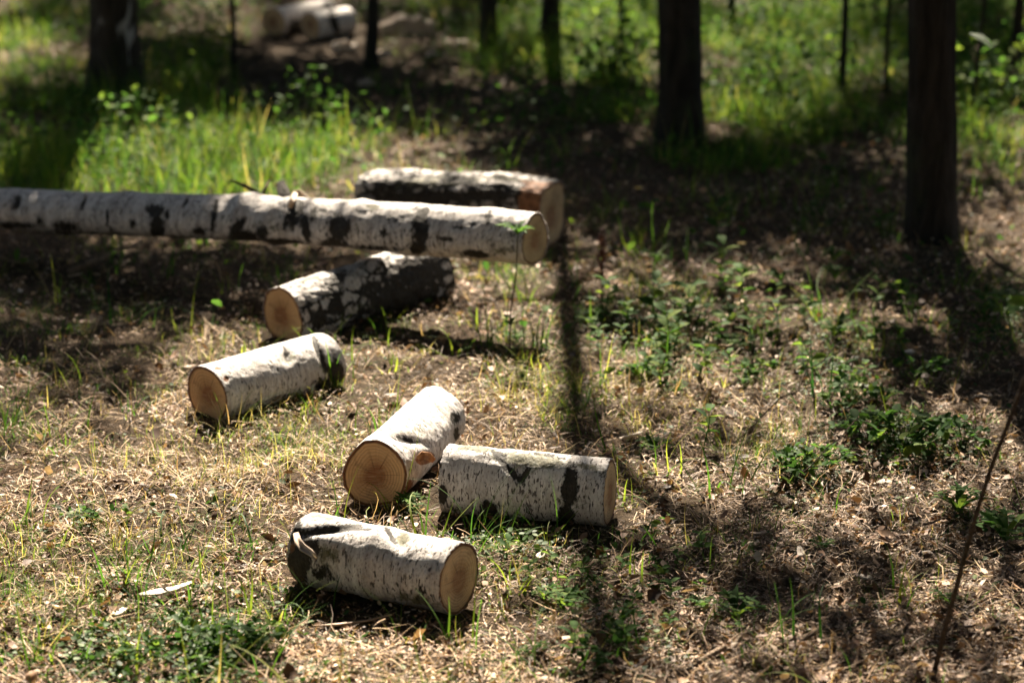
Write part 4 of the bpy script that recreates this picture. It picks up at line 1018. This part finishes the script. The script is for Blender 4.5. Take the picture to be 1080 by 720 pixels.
for (cx, cy, rx, ry, od) in SHADE:
    a, c, d, e = at(cx - rx, cy), at(cx + rx, cy), at(cx, cy - ry), at(cx, cy + ry)
    area = math.pi / 4 * abs(c[0] - a[0]) * abs(d[1] - e[1])
    n = int(2.9 * od * area / LEAF_A); m = max(1, n // 55)
    for k in range(m):
        th, rr = rng.random() * 6.28, math.sqrt(rng.random())
        g = at(cx + rx * rr * math.cos(th), cy + ry * rr * math.sin(th))
        best = None
        for T in CT:
            if T['H'] < 5: continue
            for h in np.linspace(2.5, T['H'] * .9, 8):
                p = g + dirh * h; dd = np.linalg.norm(p[:2] - trunk_at(T, h)[:2]) + rng.random() * .5 + .22 * h
                if best is None or dd < best[0]: best = (dd, T, p)
        _, T, p = best
        add_clump(T, p, 55, .12, (.04, .07), limb=(k % 2 == 0))
# unseen canopy added to dim sky light over the clearing (sunny side left open)
for k in range(1500):
    h = rng.uniform(6.0, 9.5)
    x, y = rng.uniform(-8, 8), rng.uniform(-7, 2.5 + h / math.tan(SUN_EL))
    c = np.array([x, y, h])
    T = min(TREES, key=lambda T: np.linalg.norm(T['b'][:2] - c[:2]) + (0 if T['H'] > 6.5 else 99))
    add_clump(T, c, 46, .42, (.14, .22), limb=(k % 4 == 0))
def fill(n, fx, fy, fh, leaf=(.16, .26)):  # unseen foliage added at the sides, ahead and behind to block sky light
    for k in range(n):
        h = fh(); x = fx(); y = fy(h); c = np.array([x, y, h])
        T = min(TREES[21:], key=lambda T: np.linalg.norm(T['b'][:2] - c[:2]))
        add_clump(T, c, 44, .5, leaf, limb=(k % 5 == 0))
fill(900, lambda: rng.choice([-1, 1]) * rng.uniform(3.7, 9.5), lambda h: rng.uniform(3, 24), lambda: rng.uniform(1.2, 11))
fill(1100, lambda: rng.uniform(-13, 13), lambda h: 15 + 1.19 * h + rng.uniform(0, 5), lambda: rng.uniform(0.5, 13), (.2, .34))
fill(500, lambda: rng.uniform(-8, 8), lambda h: rng.uniform(-8, -1.5), lambda: rng.uniform(.6, 7))
for T in TREES:
    link('trunk', T['mb'].mesh('trunk', M[T['mat']]), T['root'])
    if T['n']: link('crown', T['leaf'].mesh('crown', M['crown']), T['root'])

# ------------------------------------------------------------------ undergrowth shrubs at the back
def shrub(px, py, h, w, n, label, lf=(.03, .06)):
    b = at(px, py); b[2] = gz(b[0], b[1])[0]
    root = empty('shrub', b); mb = MB(); lb = MB()
    for i in range(7):
        a = rng.random() * 6.28; e = np.array([math.cos(a) * w * .5 * rng.random(), math.sin(a) * w * .5 * rng.random(), h * rng.uniform(.6, 1)])
        P = bend((0, 0, -.02), e, 5, .03, .03); V, f = tube(P, np.linspace(.006, .002, 5), 5); mb.add(V, f)
        m = n // 7; s = rng.random(m) ** .7
        q = e * s[:, None] + rng.normal(0, 1, (m, 3)) * np.array([w * .17, w * .17, h * .12]); q[:, 2] = np.maximum(q[:, 2], .02)
        l = lf[0] + (lf[1] - lf[0]) * rng.random(m)
        V, f, t = leaves(q, rng.random(m) * 6.28, rng.normal(.1, .5, m), rng.normal(0, .5, m), l, l * .55, .2, -.3, 'ovate'); lb.add(V, f, tone=t)
    link('stems', mb.mesh('stems', M['twig']), root); link('foliage', lb.mesh('foliage', M['weed']), root)
    tag(root, label, 'shrub')
for (px, py, h, w, n, lab) in [(610, 5, .5, .9, 420, 'leafy bush behind the right slim tree'), (680, 20, .45, .6, 320, 'leafy bush left of the thick centre tree'), (640, 95, .28, .5, 220, 'low leafy bush in the sun between the slim and thick trees'),
        (820, 30, .5, .9, 420, 'leafy bush behind the sunny grass'), (925, 40, .5, .7, 360, 'leafy bush left behind the thick ridged tree'), (1050, 60, .55, .7, 420, 'dark leafy bush at the upper right corner'), (1040, 120, .35, .5, 240, 'small dark bush right of the thick ridged tree'),
        (760, -20, .5, 1.0, 380, 'leafy bush at the top edge right of the thick centre tree'), (470, -25, .4, .8, 300, 'leafy bush at the top edge left of the slim trees'), (540, -40, .5, .9, 300, 'leafy bush at the top edge behind the slim trees')]:
    shrub(px, py, h, w, n, lab)
print('straw', n1, 'needles', n2, 'trees', len(TREES), 'crown leaves', sum(T['n'] for T in TREES))
